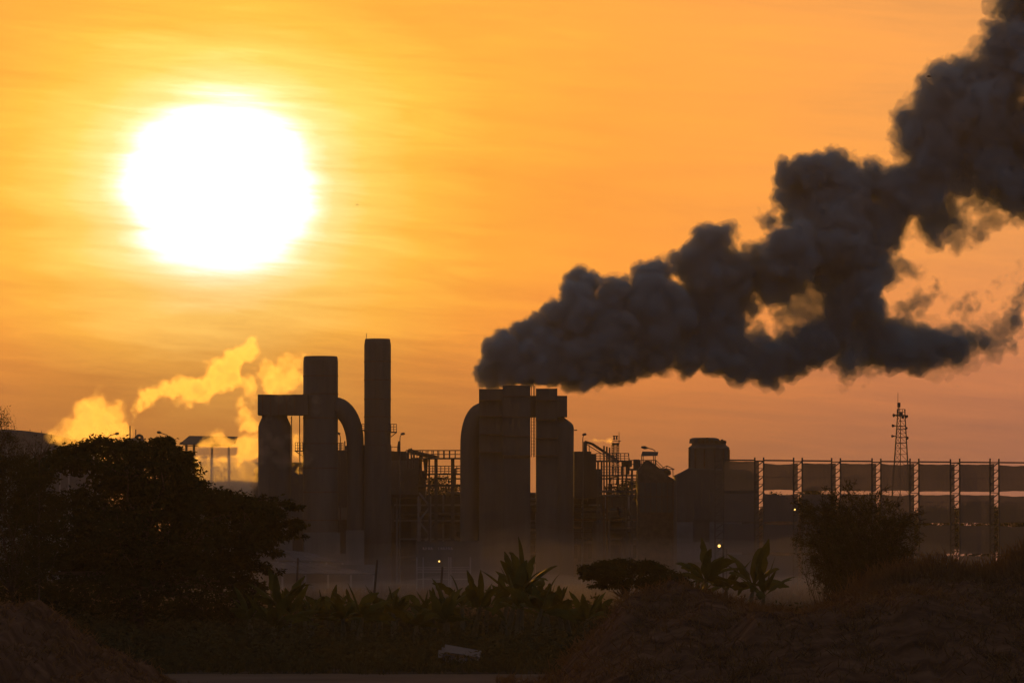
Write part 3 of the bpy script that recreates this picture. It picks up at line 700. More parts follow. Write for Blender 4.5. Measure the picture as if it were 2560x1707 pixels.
# ---------------------------------------------------------------- loudspeaker mast
D = 700
t = thing('loudspeaker_mast', 'tapered lattice mast with horn loudspeakers and a drum aerial behind the nets', 'mast', base(2252, D))
def leg_x(s, y): return (2243.5 - (y - 1039) * .066) if s < 0 else (2262.5 + (y - 1039) * .056)
for s in (-1, 1):
    for d in (-.7, .7):
        MB().bar(P(leg_x(s, 1023), 1023, D + d * .6), Vector((X(leg_x(s, 1460), D), D + d * 1.6, 0)), .12).build('leg', 'post_steel', t)
MB().bar(P(2251.5, 1037, D), Vector((X(2249, D), D, 0)), .1).build('centre_pipe', 'post_steel', t)
m = MB()
ys = [1039, 1052, 1065, 1073, 1083, 1093, 1107, 1120, 1135, 1152, 1170, 1190, 1212, 1236, 1262, 1290, 1320, 1355, 1395]
for k in range(len(ys) - 1):
    y0, y1 = ys[k], ys[k + 1]
    m.bar(P(leg_x(-1, y0), y0, D - .6), P(leg_x(1, y0), y0, D - .6), .1 if k in (2, 3, 5, 6) else .05)
    m.bar(P(leg_x(-1, y0), y0, D - .6), P(2250, y1, D - .6), .045); m.bar(P(2250, y0, D - .6), P(leg_x(-1, y1), y1, D - .6), .045)
    m.bar(P(leg_x(1, y1), y1, D - .6), P(2252, y0, D - .6), .045)
m.build('bracing', 'post_steel', t)
wbox(MB(), 2241, 2265, 1036.5, 1039.5, D - 1, D + 1).build('platform', 'dark_steel', t)
for d in (-1, 1): railing(MB(), 2242.5, 2263, 1023, 1037, D + d, 3, 1, .07).build('railing', 'dark_steel', t)
wbox(MB(), 2249, 2258, 1029, 1037, D - .5, D + .5).build('equipment_box', 'dark_steel', t)
MB().lathe(X(2248.2, D), D, [(.12, Z(1018, D)), (.19, Z(1017, D)), (.2, Z(1007, D)), (.1, Z(1006, D))], 12).build('drum_aerial', 'dark_steel', t)
m = MB(); vbar(m, 2246.5, 1018, 1037, D, .07); vbar(m, 2249, 1018, 1037, D, .06); m.build('aerial_stem', 'dark_steel', t)
MB().tube([P(2244.6, 1024, D), P(2244.8, 981, D)], [.05, .025], 5).build('whip_aerial', 'dark_steel', t)
for (x0, y0, x1, y1, r) in ((2242, 1037, 2234, 1038, .22), (2240, 1064, 2231.5, 1064, .2), (2238.5, 1090, 2230, 1090, .17), (2262, 1038, 2267, 1041, .22), (2264, 1069, 2266, 1070, .16), (2264, 1092, 2268, 1095, .22), (2256, 1041, 2257, 1043, .18)):
    a, b = P(x0, y0, D - .7), P(x1, y1, D - 1.0)
    MB().tube([a, a.lerp(b, .45), b], [.05, .08, r], 12).build('horn_speaker', 'dark_steel', t)

# ---------------------------------------------------------------- lamp posts
def lamp_post(label, x, ytop, hx, hy, D, lit=False):
    t = thing('lamp_post', label, 'lamp post', base(x, D), 'curved arm lamp posts around the works')
    s = 1 if hx > x else -1
    MB().tube([Vector((X(x, D), D, 0)), P(x, ytop + 8, D)], [.09, .06], 8).build('pole', 'dark_steel', t)
    MB().tube([P(x, ytop + 8, D), P(x + (hx - x) * .15, ytop + 3, D), P(x + (hx - x) * .45, ytop + 1, D), P(hx - s * 2, hy + .6, D)], .05, 6).build('arm', 'dark_steel', t)
    ar = col.objects[-1]
    MB().tube([P(hx - s * 5, hy + 1.0, D), P(hx - s * 1, hy + .3, D), P(hx + s * 4, hy - .2, D), P(hx + s * 6, hy + .2, D)], [.08, .17, .15, .05], 8).build('lamp_head', 'dark_steel', ar)
lamp_post('dark lamp post with slanted arm just above the broad tree beside the puff of steam', 270, 1086, 292, 1083.5, 640)
lamp_post('dark lamp post leaning its head towards the thin steam pipe', 421, 1084, 398, 1080.5, 640)
lamp_post('short lamp post with round head between slim chimney and gantry', 1000, 1086, 1006.5, 1084, 694)
lamp_post('lamp post seen through the opening of the curved duct', 851, 1086, 846, 1083, 712)
lamp_post('short lamp post standing next to the head of the sloping conveyor', 1457, 1089, 1460.5, 1085.5, 694)

def flood(label, x, y, D, r, e, ground=True):
    t = thing('flood_lamp', label, 'lamp', base(x, D), 'lit lamps in the yard')
    MB().tube([Vector((X(x, D) + .3, D + .3, 0)), P(x, y - 2, D + .3) + Vector((.3, 0, 0))], .07, 6).build('pole', 'dark_steel', t)
    p = P(x, y, D)
    MB().box((p.x - r * 1.3, p.y + .12, p.z - r), (p.x + r * 1.6 + .1, p.y + .34, p.z + r * 1.2))    .build('housing', 'dark_steel', t); hs = col.objects[-1]
    em = bpy.data.materials.new('lamp_glow'); em.use_nodes = True; q = em.node_tree.nodes; q.clear()
    oo = q.new('ShaderNodeOutputMaterial'); ee = q.new('ShaderNodeEmission'); ee.inputs[0].default_value = (1, .55, .13, 1); ee.inputs[1].default_value = e
    em.node_tree.links.new(ee.outputs[0], oo.inputs[0])
    MB().lathe(p.x, p.y, [(r * .3, p.z - r), (r * .85, p.z - r * .6), (r, p.z), (r * .85, p.z + r * .6), (r * .3, p.z + r)], 12).build('bulb', em, hs, True)
flood('bright lit flood lamp glowing above the banana clump', 1798, 1364, 420, .10, 3)
flood('faint small lit lamp just below the bright flood lamp', 1808, 1373, 500, .045, 2.5)
flood('lit lamp glimmering at the edge of the bamboo bush', 1987, 1273, 600, .09, 2.5)
flood('small lit yard lamp in front of the lettered wall', 1098, 1402.5, 560, .085, 2.5)

# ---------------------------------------------------------------- left background: evaporator, sheds, warehouse
D = 668
t = thing('evaporator_vessel', 'domed vessel with gooseneck vent and thin steaming pipe above the broad tree', 'vessel', base(338, D))
MB().lathe(X(338, D), D, [(M(22, D), 0), (M(22, D), Z(1104, D)), (M(20, D), Z(1099, D)), (M(13, D), Z(1095.5, D)), (M(4, D), Z(1094, D))], 32).build('vessel_shell', 'cladding', t, True)
MB().tube([P(325, 1110, D), P(325, 1064, D)], .08, 8).build('vent_pipe', 'dark_steel', t)
MB().tube([P(339.3, 1098, D), P(339.5, 1073, D)], .06, 6).build('aerial_rod', 'dark_steel', t)
MB().tube([P(343, 1096, D), P(343, 1090, D), P(345, 1088.3, D), P(350, 1088, D), P(354.5, 1090.5, D), P(356, 1095, D), P(356, 1100, D)], .17, 10).build('gooseneck_pipe', 'dark_steel', t, True)

D = 745
t = thing('open_shed', 'open sided shed with flat tin roof wrapped in steam', 'shed', base(520, D))
MB().add([P(448, 1109.5, D - 3), P(580, 1112, D - 3), P(594, 1091, D), P(473, 1089, D), P(448, 1110.8, D - 3), P(580, 1113.5, D - 3), P(594, 1092.5, D + .1), P(473, 1090.4, D + .1), P(450, 1108, D + 3), P(590, 1108, D + 3)],
         [(0,1,2,3),(7,6,5,4),(0,4,5,1),(1,5,6,2),(3,7,4,0),(3,2,9,8)]).build('roof', 'post_steel', t)
for x in (466, 485, 530, 572): MB().bar(P(x, 1111, D - 1), Vector((X(x, D - 1), D - 1, 0)), .3).build('post', 'dark_steel', t)
MB().bar(P(462, 1114, D - 1), P(575, 1114, D - 1), .14).build('beam', 'dark_steel', t)

D = 764
t = thing('added_shade_hall', 'dark flat roofed hall added behind the drifting steam to shade it', 'building', base(560, D))  # unseen hall, added to shade the low steam and give it dark backing
wbox(MB(), 430, 770, 1158, None, D, D + 16).build('hall_body', 'cladding', t)
panel_wall(t, 430, 770, 1162, 1300, D - .02, 22, h=46)
wbox(MB(), 428, 772, 1155, 1157.8, D - .5, D + 16.5).build('roof', 'roof_sheet', t)

D = 820
t = thing('arched_warehouse', 'grey warehouse with a long gently curved roof by the wispy shrub', 'warehouse', base(40, D))
prof = [(-80, 1071), (0, 1072), (40, 1074.5), (68, 1077), (110, 1082.5), (150, 1090), (190, 1100), (220, 1112)]
v = [P(x, y, D) for x, y in prof] + [Vector((X(220, D), D, 0)), Vector((X(-80, D), D, 0))]; n = len(v); v2 = v + [p + Vector((0, 30, 0)) for p in v]
MB().add(v2, [tuple(range(n - 1, -1, -1)), tuple(range(n, 2 * n))] + [(i, (i + 1) % n, (i + 1) % n + n, i + n) for i in range(n)]).build('hall_body', 'roof_sheet', t, True)
for x, y in ((75, 1078), (104, 1082)): MB().bar(P(x, y + 2, D + 1), P(x, y - 5, D + 1), .09).build('roof_rod', 'dark_steel', t)
for i in range(12):
    x = -70 + i * 22; MB().bar(P(x, 1120, D - .1), Vector((X(x, D), D - .1, 0)), .2).build('rib', 'galvanised', t)

# low sheds and racks in the misty yard
def shed(name, label, quad, D, dD, yb):
    t = thing(name, label, 'shed', base(sum(p[0] for p in quad) / 4, D))
    a, b, c, d = quad                                            # a,b ridge ends; c,d eave ends (right, left)
    top = [P(*a, D + dD), P(*b, D + dD), P(*c, D), P(*d, D)]
    n_ = 9
    for i in range(n_):                                           # roof made of separate sheets
        u0, u1 = i / n_ - .002, (i + 1) / n_ + .002; lift = Vector((0, 0, .03 * (i % 2)))
        q = [top[0].lerp(top[1], u0) + lift, top[0].lerp(top[1], u1) + lift, top[3].lerp(top[2], u1) + lift, top[3].lerp(top[2], u0) + lift]
        MB().add(q + [p - Vector((0, 0, .06)) for p in q], [(3,2,1,0),(4,5,6,7),(0,1,5,4),(1,2,6,5),(2,3,7,6),(3,0,4,7)]).build('roof_sheet', 'old_roof', t)
    for i in range(5):
        p = top[3].lerp(top[2], (i + .1) / 4.2); MB().bar(Vector((p.x, p.y + .3, 0)), Vector((p.x, p.y + .3, p.z - .1)), .18).build('post', 'galvanised', t)
    pl_, pr_ = top[0], top[1]
    MB().box((min(pl_.x, top[3].x), D + dD, 0), (max(pr_.x, top[2].x), D + dD + .2, min(pl_.z, pr_.z) - .15)).build('back_wall', 'concrete', t)
shed('lean_to_shed', 'pale sheet roofed lean-to nestled against the scrubber foot', ((676, 1372), (768, 1380), (860, 1404), (690, 1400)), 590, 12, 1460)
shed('lean_to_shed', 'lower pale roofed shed sloping down towards the leaning pole', ((660, 1404), (800, 1407), (940, 1435), (700, 1432)), 560, 10, 1460)
t = thing('loading_frame', 'pale steel loading frame with cross bars in front of the lettered wall', 'frame', base(1110, 575))
for x in (1042, 1058, 1122, 1127, 1176): MB().bar(P(x, 1392, 575), Vector((X(x, 575), 575, 0)), .14).build('post', 'pale_paint', t)
for y in (1418, 1423, 1429, 1447): MB().bar(P(1042, y, 575), P(1177, y, 575), .08).build('cross_bar', 'pale_paint', t)
t = thing('lettered_wall', 'dark wall bearing a faint row of pale capital letters', 'wall', base(1115, 586))
wbox(MB(), 1040, 1200, 1352, None, 586, 586.6).build('wall_slab', 'cladding', t)
for k, x in enumerate((1057, 1064, 1071, 1077, 1096, 1102, 1108, 1115, 1121, 1127)):   # worn letters, too faint to read
    m = MB(); wbox(m, x, x + 1.3, 1367, 1374, 585.9, 586.05)
    if k % 3 != 1: m.bar(P(x + 1, 1367.5, 585.95), P(x + 4.4, 1373.5, 585.95), .06)
    if k % 2: wbox(m, x + 1.3, x + 4, 1369.8, 1371, 585.92, 586.05)
    m.build('letter', 'letter_paint', t)
for label, x0, y0, x1, y1, D in (('wooden pole leaning beside the pale lean-to roof', 745, 1394, 740, 0, 380), ('long leaning wooden pole among the bananas, left of the loading frame', 943, 1399, 929, 0, 330),
                                 ('thin dark pole standing before the loading frame', 1106, 1416, 1097, 0, 360), ('short wooden pole by the tip of the broad tree', 679, 1424, 678, 0, 390)):
    a = P(x0, y0, D); tag(MB().tube([Vector((X(x1, D), D, -.3)), a], [.09, .065], 8).build('wooden_pole', 'wood'), label, 'pole')

# mist lying over the yard in front of the works
def mist(name, label, D0, D1, x0, x1, h, dens, seed):
    rg_ = np.random.default_rng(seed); nx, ny = 60, 40
    nzm = smooth_noise((nx, ny, 3), 9, rg_)[:, :, 0] * .5 + smooth_noise((nx, ny, 3), 4, rg_)[:, :, 0] * .3
    u = np.sin(np.linspace(0, np.pi, nx))[:, None] ** .5 * np.sin(np.linspace(0, np.pi, ny))[None, :] ** .4
    H = np.maximum(h * u * (.75 + .5 * nzm), .02)
    ds = np.linspace(D0, D1, ny); V = []
    for z in (H, np.full((nx, ny), -.5)):
        for i_ in range(nx):
            px_ = x0 + (x1 - x0) * i_ / (nx - 1)
            for j_ in range(ny): V.append(((px_ - CX) / F * ds[j_] , ds[j_], z[i_, j_]))
    i_, j_ = np.meshgrid(np.arange(nx - 1), np.arange(ny - 1), indexing='ij'); q = (i_ * ny + j_).ravel(); o_ = nx * ny
    fs_ = [np.stack([q, q + ny, q + ny + 1, q + 1], 1), np.stack([q + 1, q + ny + 1, q + ny, q], 1) + o_]
    for a_ in ([(k, k + 1) for k in range(ny - 1)], [((nx - 1) * ny + k + 1, (nx - 1) * ny + k) for k in range(ny - 1)], [((k + 1) * ny, k * ny) for k in range(nx - 1)], [(k * ny + ny - 1, (k + 1) * ny + ny - 1) for k in range(nx - 1)]):
        fs_.append(np.array([(a, b, b + o_, a + o_) for a, b in a_]))
    o = np_mesh(name, np.array(V), np.concatenate(fs_), vol_mat('mist_air', (.9, .9, .92), dens, .4)); o['kind'] = 'stuff'; o['label'] = label
mist('ground_mist', 'pale mist lying over the yard in front of the works', 345, 660, 300, 2900, 7.5, 5e-4, 81)
mist('ground_mist', 'thicker low mist hugging the yard ground', 350, 640, 400, 2800, 2.8, 8e-4, 82)
# ---------------------------------------------------------------- foliage tools
def in_poly(pts, poly):
    x, y = pts[:, 0], pts[:, 1]; inside = np.zeros(len(pts), bool); n = len(poly)
    for i in range(n):
        x0, y0 = poly[i]; x1, y1 = poly[(i + 1) % n]
        c = ((y0 > y) != (y1 > y)) & (x < (x1 - x0) * (y - y0) / (y1 - y0 + 1e-9) + x0)
        inside ^= c
    return inside
def edge_dist(pts, poly):
    d = np.full(len(pts), 1e9); n = len(poly)
    for i in range(n):
        a = np.array(poly[i], float); b = np.array(poly[(i + 1) % n], float); ab = b - a
        t = np.clip(((pts - a) @ ab) / (ab @ ab + 1e-9), 0, 1); q = a + t[:, None] * ab
        d = np.minimum(d, np.hypot(*(pts - q).T))
    return d
def crown_points(poly, n, D, depth, rng, edge_bias=.75):
    """clump centres spread through a crown of real depth: its side view is the polygon, its plan is rounded"""
    poly = [tuple(map(float, p)) for p in poly]; xs, ys = zip(*poly)
    out = np.zeros((0, 2))
    while len(out) < n:
        q = np.stack([rng.uniform(min(xs), max(xs), 4 * n), rng.uniform(min(ys), max(ys), 4 * n)], 1)
        q = q[in_poly(q, poly)]; d = edge_dist(q, poly); dm = d.max()
        keep = rng.uniform(0, 1, len(q)) < (edge_bias + (1 - edge_bias) * (1 - d / dm))
        out = np.concatenate([out, q[keep]])
    out = out[:n]; d = edge_dist(out, poly); dm = d.max()
    hd = depth * np.sqrt(np.clip(d / dm * 1.4, .04, 1))
    dd = D + rng.uniform(-1, 1, n) * hd
    return np.array([P(x, y, z) for (x, y), z in zip(out, dd)])
def leaves(centres, per, spread, size, rng, flat=.55, droop=.5, narrow=.42):
    """diamond leaves folded on the midrib: (verts, faces)"""
    n = len(centres) * per
    c = np.repeat(centres, per, 0) + rng.normal(0, 1, (n, 3)) * np.array([spread, spread, spread * flat])
    d = rng.normal(0, 1, (n, 3)); d[:, 2] = d[:, 2] * .55 - droop; d /= np.linalg.norm(d, axis=1, keepdims=True)
    u = np.cross(d, rng.normal(0, 1, (n, 3))); u /= np.linalg.norm(u, axis=1, keepdims=True)
    nrm_ = np.cross(d, u)
    l = (size * rng.uniform(.6, 1.3, n))[:, None]; w_ = l * narrow * rng.uniform(.7, 1.2, n)[:, None]
    v = np.stack([c, c + d * l * .45 + u * w_ * .5 + nrm_ * w_ * .15, c + d * l, c + d * l * .45 - u * w_ * .5 + nrm_ * w_ * .15], 1).reshape(-1, 3)
    i = np.arange(n)[:, None] * 4
    return v, np.concatenate([i + np.array([[0, 1, 2]]), i + np.array([[0, 2, 3]])])
def limbs(mb, root, fork, ends, r0, rng, twigs=()):
    root, fork = Vector(root), Vector(fork)
    mb.tube([root, root.lerp(fork, .5) + Vector((rng.normal(0, .12), rng.normal(0, .12), 0)), fork], [r0, r0 * .85, r0 * .7], 10)
    mids = []
    for e in ends:
        e = Vector(e); L_ = (e - fork).length
        a = fork.lerp(e, .35) + Vector((rng.normal(0, .08), rng.normal(0, .08), .10)) * L_; b = fork.lerp(e, .7) + Vector((rng.normal(0, .05), rng.normal(0, .05), .08)) * L_
        mb.tube([fork, a, b, e], [r0 * .5, r0 * .3, r0 * .17, r0 * .06], 6); mids += [a, b, e]
    M_ = np.array([tuple(m) for m in mids])
    for tw in twigs:
        k = np.argmin(((M_ - np.array(tw)) ** 2).sum(1)); a = Vector(M_[k]); e = Vector(tw)
        mb.tube([a, a.lerp(e, .5) + Vector((0, 0, .06 * (e - a).length)), e], [r0 * .12, r0 * .08, r0 * .03], 4)
def tree(name, label, cat, polys, D, depth, n, per, spread, size, seed, trunk_px, fork_y, r0, mat_leaf='leaf_dark', nl=16, nt_=60, group=None, **kw):
    rng = np.random.default_rng(seed); t = thing(name, label, cat, base(trunk_px, D), group)
    tot = sum(p[1] for p in polys); Cs = []; V_ = []; F_ = []; o_ = 0
    for p in polys:                                               # (outline, share[, clump spread, depth])
        c_ = crown_points(p[0], max(4, int(n * p[1] / tot)), D, depth if len(p) < 4 else p[3], rng); Cs.append(c_)
        v, f = leaves(c_, per, spread if len(p) < 3 else p[2], size, rng, **kw); V_.append(v); F_.append(f + o_); o_ += len(v)
    C_ = np.concatenate(Cs); np_mesh('crown', np.concatenate(V_), np.concatenate(F_), mat_leaf, t)
    rng.shuffle(C_)
    m = MB(); limbs(m, (X(trunk_px, D), D, -.2), P(trunk_px, fork_y, D), C_[:nl], r0, rng, C_[nl:nl + nt_]); m.build('trunk', 'bark', t)
    return t
# the broad dark tree on the left
TREE = [((55,1185),(75,1150),(95,1130),(130,1118),(165,1108),(205,1102),(245,1084),(262,1086),(300,1098),(318,1086),(326,1099),(365,1098),(378,1090),(398,1100),(428,1094),(438,1110),(452,1122),(448,1135),(474,1138),(486,1160),(478,1176),(520,1192),(560,1200),(600,1205),(625,1220),(660,1228),(690,1245),(700,1260),(640,1265),(400,1250),(330,1215),(250,1205),(235,1170),(150,1160),(90,1215),(40,1240)), .36]
TREE2 = [((240,1190),(420,1200),(640,1240),(700,1258),(745,1268),(735,1280),(690,1282),(768,1310),(735,1328),(690,1330),(766,1338),(715,1350),(680,1345),(705,1375),(660,1378),(600,1350),(690,1420),(640,1418),(560,1392),(480,1440),(300,1440),(80,1400),(20,1330),(40,1240),(150,1225)), .5]
TREE3 = [((30,1380),(300,1400),(560,1400),(640,1450),(660,1500),(600,1540),(300,1550),(60,1520),(20,1450)), .3]
TREE[0] = tuple((x, y + 11 + (18 if x > 500 else 0)) for x, y in TREE[0]); TREE2[0] = tuple((x - (10 if x > 600 else 0), y + (16 if x > 420 and y < 1300 else 4)) for x, y in TREE2[0])
TREE2[0] = tuple((x - (34 if x > 640 else 0), y) for x, y in TREE2[0])
TIPS = [[q, .018, .10, .9] for q in (((560,1228),(690,1240),(752,1268),(735,1276),(650,1272)), ((580,1275),(700,1290),(776,1312),(740,1322),(650,1312)), ((580,1310),(700,1322),(772,1338),(740,1346),(650,1342)), ((560,1335),(660,1352),(716,1380),(690,1386),(600,1372)),
        ((540,1372),(640,1398),(704,1428),(680,1434),(580,1418)), ((520,1420),(620,1444),(672,1466),(640,1472),(540,1456)), ((440,1118),(470,1128),(488,1160),(470,1172),(440,1150)), ((380,1100),(428,1092),(440,1106),(420,1120)))]
tree('broad_tree', 'huge dark spreading tree filling the left foreground', 'tree', [TREE, TREE2, TREE3, [((190,1262),(460,1262),(480,1400),(340,1430),(190,1420)), .16]] + TIPS, 262, 4.6, 2600, 34, .23, .235, 31, 330, 1470, .42, nl=26, nt_=120)

tree('wispy_shrub', 'tall wispy shrub with thin upright twigs beside the broad tree', 'shrub', [[((-40,1040),(8,1018),(14,1040),(30,1060),(24,1072),(40,1080),(46,1110),(75,1140),(80,1200),(50,1300),(-40,1330)), 1]], 238, 2.0, 300, 34, .16, .10, 32, -10, 1280, .14, 'leaf_fine', 22, 120, droop=-.3, narrow=.3)
tree('wispy_shrub', 'low feathery shrub under the tall wispy one, gaps showing steam', 'shrub', [[((-40,1130),(60,1140),(130,1190),(150,1300),(130,1420),(60,1500),(-40,1500)), 1]], 236, 2.6, 520, 34, .2, .12, 33, 30, 1480, .12, 'leaf_fine', 14, 60, droop=.1, narrow=.35)
t = thing('bare_sapling', 'bare twiggy sapling poking out above the broad tree flank', 'sapling', base(100, 255))
rng = np.random.default_rng(8); m = MB(); root = P(98, 1150, 255); m.tube([Vector((X(98, 255), 255, 0)), root], [.06, .035], 6)
for k in range(14):
    e = P(rng.uniform(58, 136), rng.uniform(1082, 1130), 255 + rng.normal(0, .6)); a = root.lerp(e, .5) + Vector((rng.normal(0, .1), 0, rng.normal(.05, .05)))
    m.tube([root, a, e], [.025, .016, .006], 5)
    for q in range(3):
        s_ = a.lerp(e, rng.uniform(0, .9)); m.tube([s_, s_ + Vector((rng.normal(0, .22), rng.normal(0, .2), rng.uniform(.02, .3)))], [.01, .005], 4)
m.build('stem', 'bark', t)
v, f = leaves(np.array([tuple(P(rng.uniform(58, 136), rng.uniform(1084, 1140), 255 + rng.normal(0, .5))) for k in range(22)]), 3, .06, .10, rng); np_mesh('leaf_cluster', v, f, 'leaf_dark', t)
# small flat topped tree in the middle
tree('flat_topped_tree', 'small dark flat topped tree between the banana clumps', 'tree', [[((1446,1428),(1458,1415),(1482,1412),(1496,1402),(1530,1400),(1562,1395),(1590,1402),(1636,1402),(1668,1420),(1711,1440),(1731,1458),(1702,1474),(1642,1478),(1583,1466),(1545,1468),(1508,1466),(1475,1464),(1500,1450),(1476,1446),(1455,1446)), 1]], 272, 1.7, 430, 36, .095, .16, 34, 1566, 1502, .10, nl=16, nt_=50, flat=.5)
def spray_bush(name, label, cat, poly, D, depth, n, per, leaf_l, seed, foot, r0, droop, inner=.25, narrow=.15):
    """arching stems from one foot, each feathered with narrow leaves along its outer part"""
    rng = np.random.default_rng(seed); t = thing(name, label, cat, base(foot[0], D))
    ends = crown_points(poly, n, D, depth, rng, .9); f0 = np.array(base(foot[0], D)) ; f1 = np.array(P(foot[0], foot[1], D))
    m = MB(); V_, D_ = [], []
    for e in ends:
        sp_ = rng.normal(0, 1, 3) * np.array([.9, .7, 0]); a = f0 + sp_; b = f1 + sp_ * 1.3 + (e - f1) * .45 + np.array([0, 0, .3 * np.linalg.norm(e - f1)])
        u = np.linspace(0, 1, 9)[:, None]; path = (1 - u) ** 2 * a + 2 * u * (1 - u) * b + u * u * e
        path[:, 2] -= droop * np.clip(u[:, 0] - .6, 0, 1) ** 2
        m.tube([Vector(q) for q in path[::2]], [r0, r0 * .8, r0 * .55, r0 * .3, r0 * .1], 4)
        uu = inner + (1 - inner) * rng.uniform(0, 1, per) ** .7; k = np.clip((uu * 8).astype(int), 0, 7); fr = (uu * 8 - k)[:, None]
        V_.append(path[k] * (1 - fr) + path[k + 1] * fr + rng.normal(0, .07, (per, 3))); D_.append(path[k + 1] - path[k])
    c = np.concatenate(V_); d = np.concatenate(D_); d /= np.linalg.norm(d, axis=1, keepdims=True)
    d = d + rng.normal(0, .55, d.shape); d[:, 2] -= .3; d /= np.linalg.norm(d, axis=1, keepdims=True); n_ = len(c)
    u = np.cross(d, rng.normal(0, 1, (n_, 3))); u /= np.linalg.norm(u, axis=1, keepdims=True)
    l = (leaf_l * rng.uniform(.5, 1.3, n_))[:, None]; w_ = l * narrow
    v = np.stack([c, c + d * l * .45 + u * w_ * .5, c + d * l, c + d * l * .45 - u * w_ * .5], 1).reshape(-1, 3); i = np.arange(n_)[:, None] * 4
    np_mesh('crown', v, np.concatenate([i + np.array([[0, 1, 2]]), i + np.array([[0, 2, 3]])]), 'leaf_fine', t); m.build('stem', 'bark', t)
BUSH = ((2054,1201),(2085,1214),(2110,1196),(2144,1193),(2136,1212),(2165,1230),(2190,1222),(2214,1204),(2222,1224),(2245,1226),(2254,1256),(2275,1280),(2292,1264),(2322,1270),(2304,1290),(2326,1312),(2298,1318),(2314,1343),(2286,1362),(2299,1394),(2280,1429),(2266,1462),(2200,1480),(2080,1480),(2036,1455),(2050,1419),(1990,1394),(2004,1362),(1958,1347),(1998,1329),(1996,1287),(1964,1256),(1980,1234),(2022,1246),(2055,1238))
spray_bush('feathery_bush', 'tall feathery bamboo like bush standing before the wind fence', 'bush', BUSH, 300, 2.6, 520, 84, .25, 35, (2150, 1455), .02, .3)
# trees far behind the works and the fence
far = np.random.default_rng(44)
k = 0
for (x, y, wd, D, note) in ((1100,1186,60,860,'distant tree seen under the pipe gantry'),(1580,1196,60,850,'distant tree showing through the pipework right of the twin stacks'),(1935,1236,46,840,'distant tree behind the first net bays of the fence'),(2040,1218,60,850,'distant tree behind the feathery bush'),(2150,1245,80,870,'distant low tree behind the loudspeaker mast foot'),
                            (2330,1262,70,860,'distant round tree right of the loudspeaker mast'),(2440,1250,80,880,'distant wide tree behind the last but one net bay'),(2530,1258,60,860,'distant tree behind the last net bay'),(2250,1290,90,900,'distant spreading tree under the mast'),(640,1180,40,860,'distant tree behind the steam cloud')):
    poly = [(x + wd * math.cos(a) * far.uniform(.8, 1.1), (y + 1400) / 2 + (1400 - y) / 2 * math.sin(a) * far.uniform(.9, 1.05)) for a in np.linspace(0, 2 * math.pi, 15)[:-1]]
    tree('distant_tree', note, 'tree', [[poly, 1]], D, 3.0, 240, 30, .5, .5, 60 + k, x, 1430, .25, nl=6, nt_=0, group='trees far behind the works'); k += 1

# ---------------------------------------------------------------- banana plants
def banana_leaf(mb, root, az, el_, L_, W_, bend, rng):
    n = 11; p = Vector(root); d = Vector((math.cos(az) * math.cos(el_), math.sin(az) * math.cos(el_), math.sin(el_)))
    side = Vector((-math.sin(az), math.cos(az), 0)); roll = rng.normal(0, .7)
    vs_, fs_ = [], []; g_ = Vector((0, 0, -1))
    for i in range(n + 1):
        u = i / n
        w_ = W_ * (min(1, max(.06, (u - .12) * 6)) * (1 - max(0, u - .5) ** 2 * 3.6)) if u > .12 else W_ * .06
        w_ = max(w_, .015)
        up = d.cross(side).normalized() * -1
        s_ = (side * math.cos(roll) + up * math.sin(roll)).normalized(); q = d.cross(s_)
        tear = rng.uniform(.55, 1.0) if rng.random() < .4 else 1.0
        vs_ += [p + s_ * w_ * tear - q * w_ * .25, p, p - s_ * w_ * (rng.uniform(.6, 1) if rng.random() < .35 else 1) - q * w_ * .25]
        if i: fs_ += [(3*i-3, 3*i-2, 3*i+1, 3*i), (3*i-2, 3*i-1, 3*i+2, 3*i+1)]
        p = p + d * (L_ / n); d = (d + g_ * bend * (.4 + u)).normalized()
    mb.add(vs_, fs_)
def banana(label, px, D, h, n, seed, L_=1.9):
    rng = np.random.default_rng(seed); t = thing('banana_plant', label, 'banana plant', base(px, D), 'banana plants before the works')
    b = base(px, D); lean = Vector((rng.normal(0, .12), rng.normal(0, .12), 1)) * h
    MB().tube([b - Vector((0, 0, .1)), b + lean * .5, b + lean], [.16, .13, .07], 9).build('stem', 'banana_stem', t)
    for i in range(n):
        m = MB(); a = 2.4 * i + rng.uniform(-.4, .4); e = rng.uniform(.75, 1.35) if i < n * .55 else rng.uniform(.1, .8)
        banana_leaf(m, b + lean * rng.uniform(.86, 1.0), a, e, L_ * rng.uniform(.7, 1.15), .27 * rng.uniform(.7, 1.15) * L_ / 1.9, rng.uniform(.03, .2), rng)
        m.build('leaf', 'banana_leaf', t)
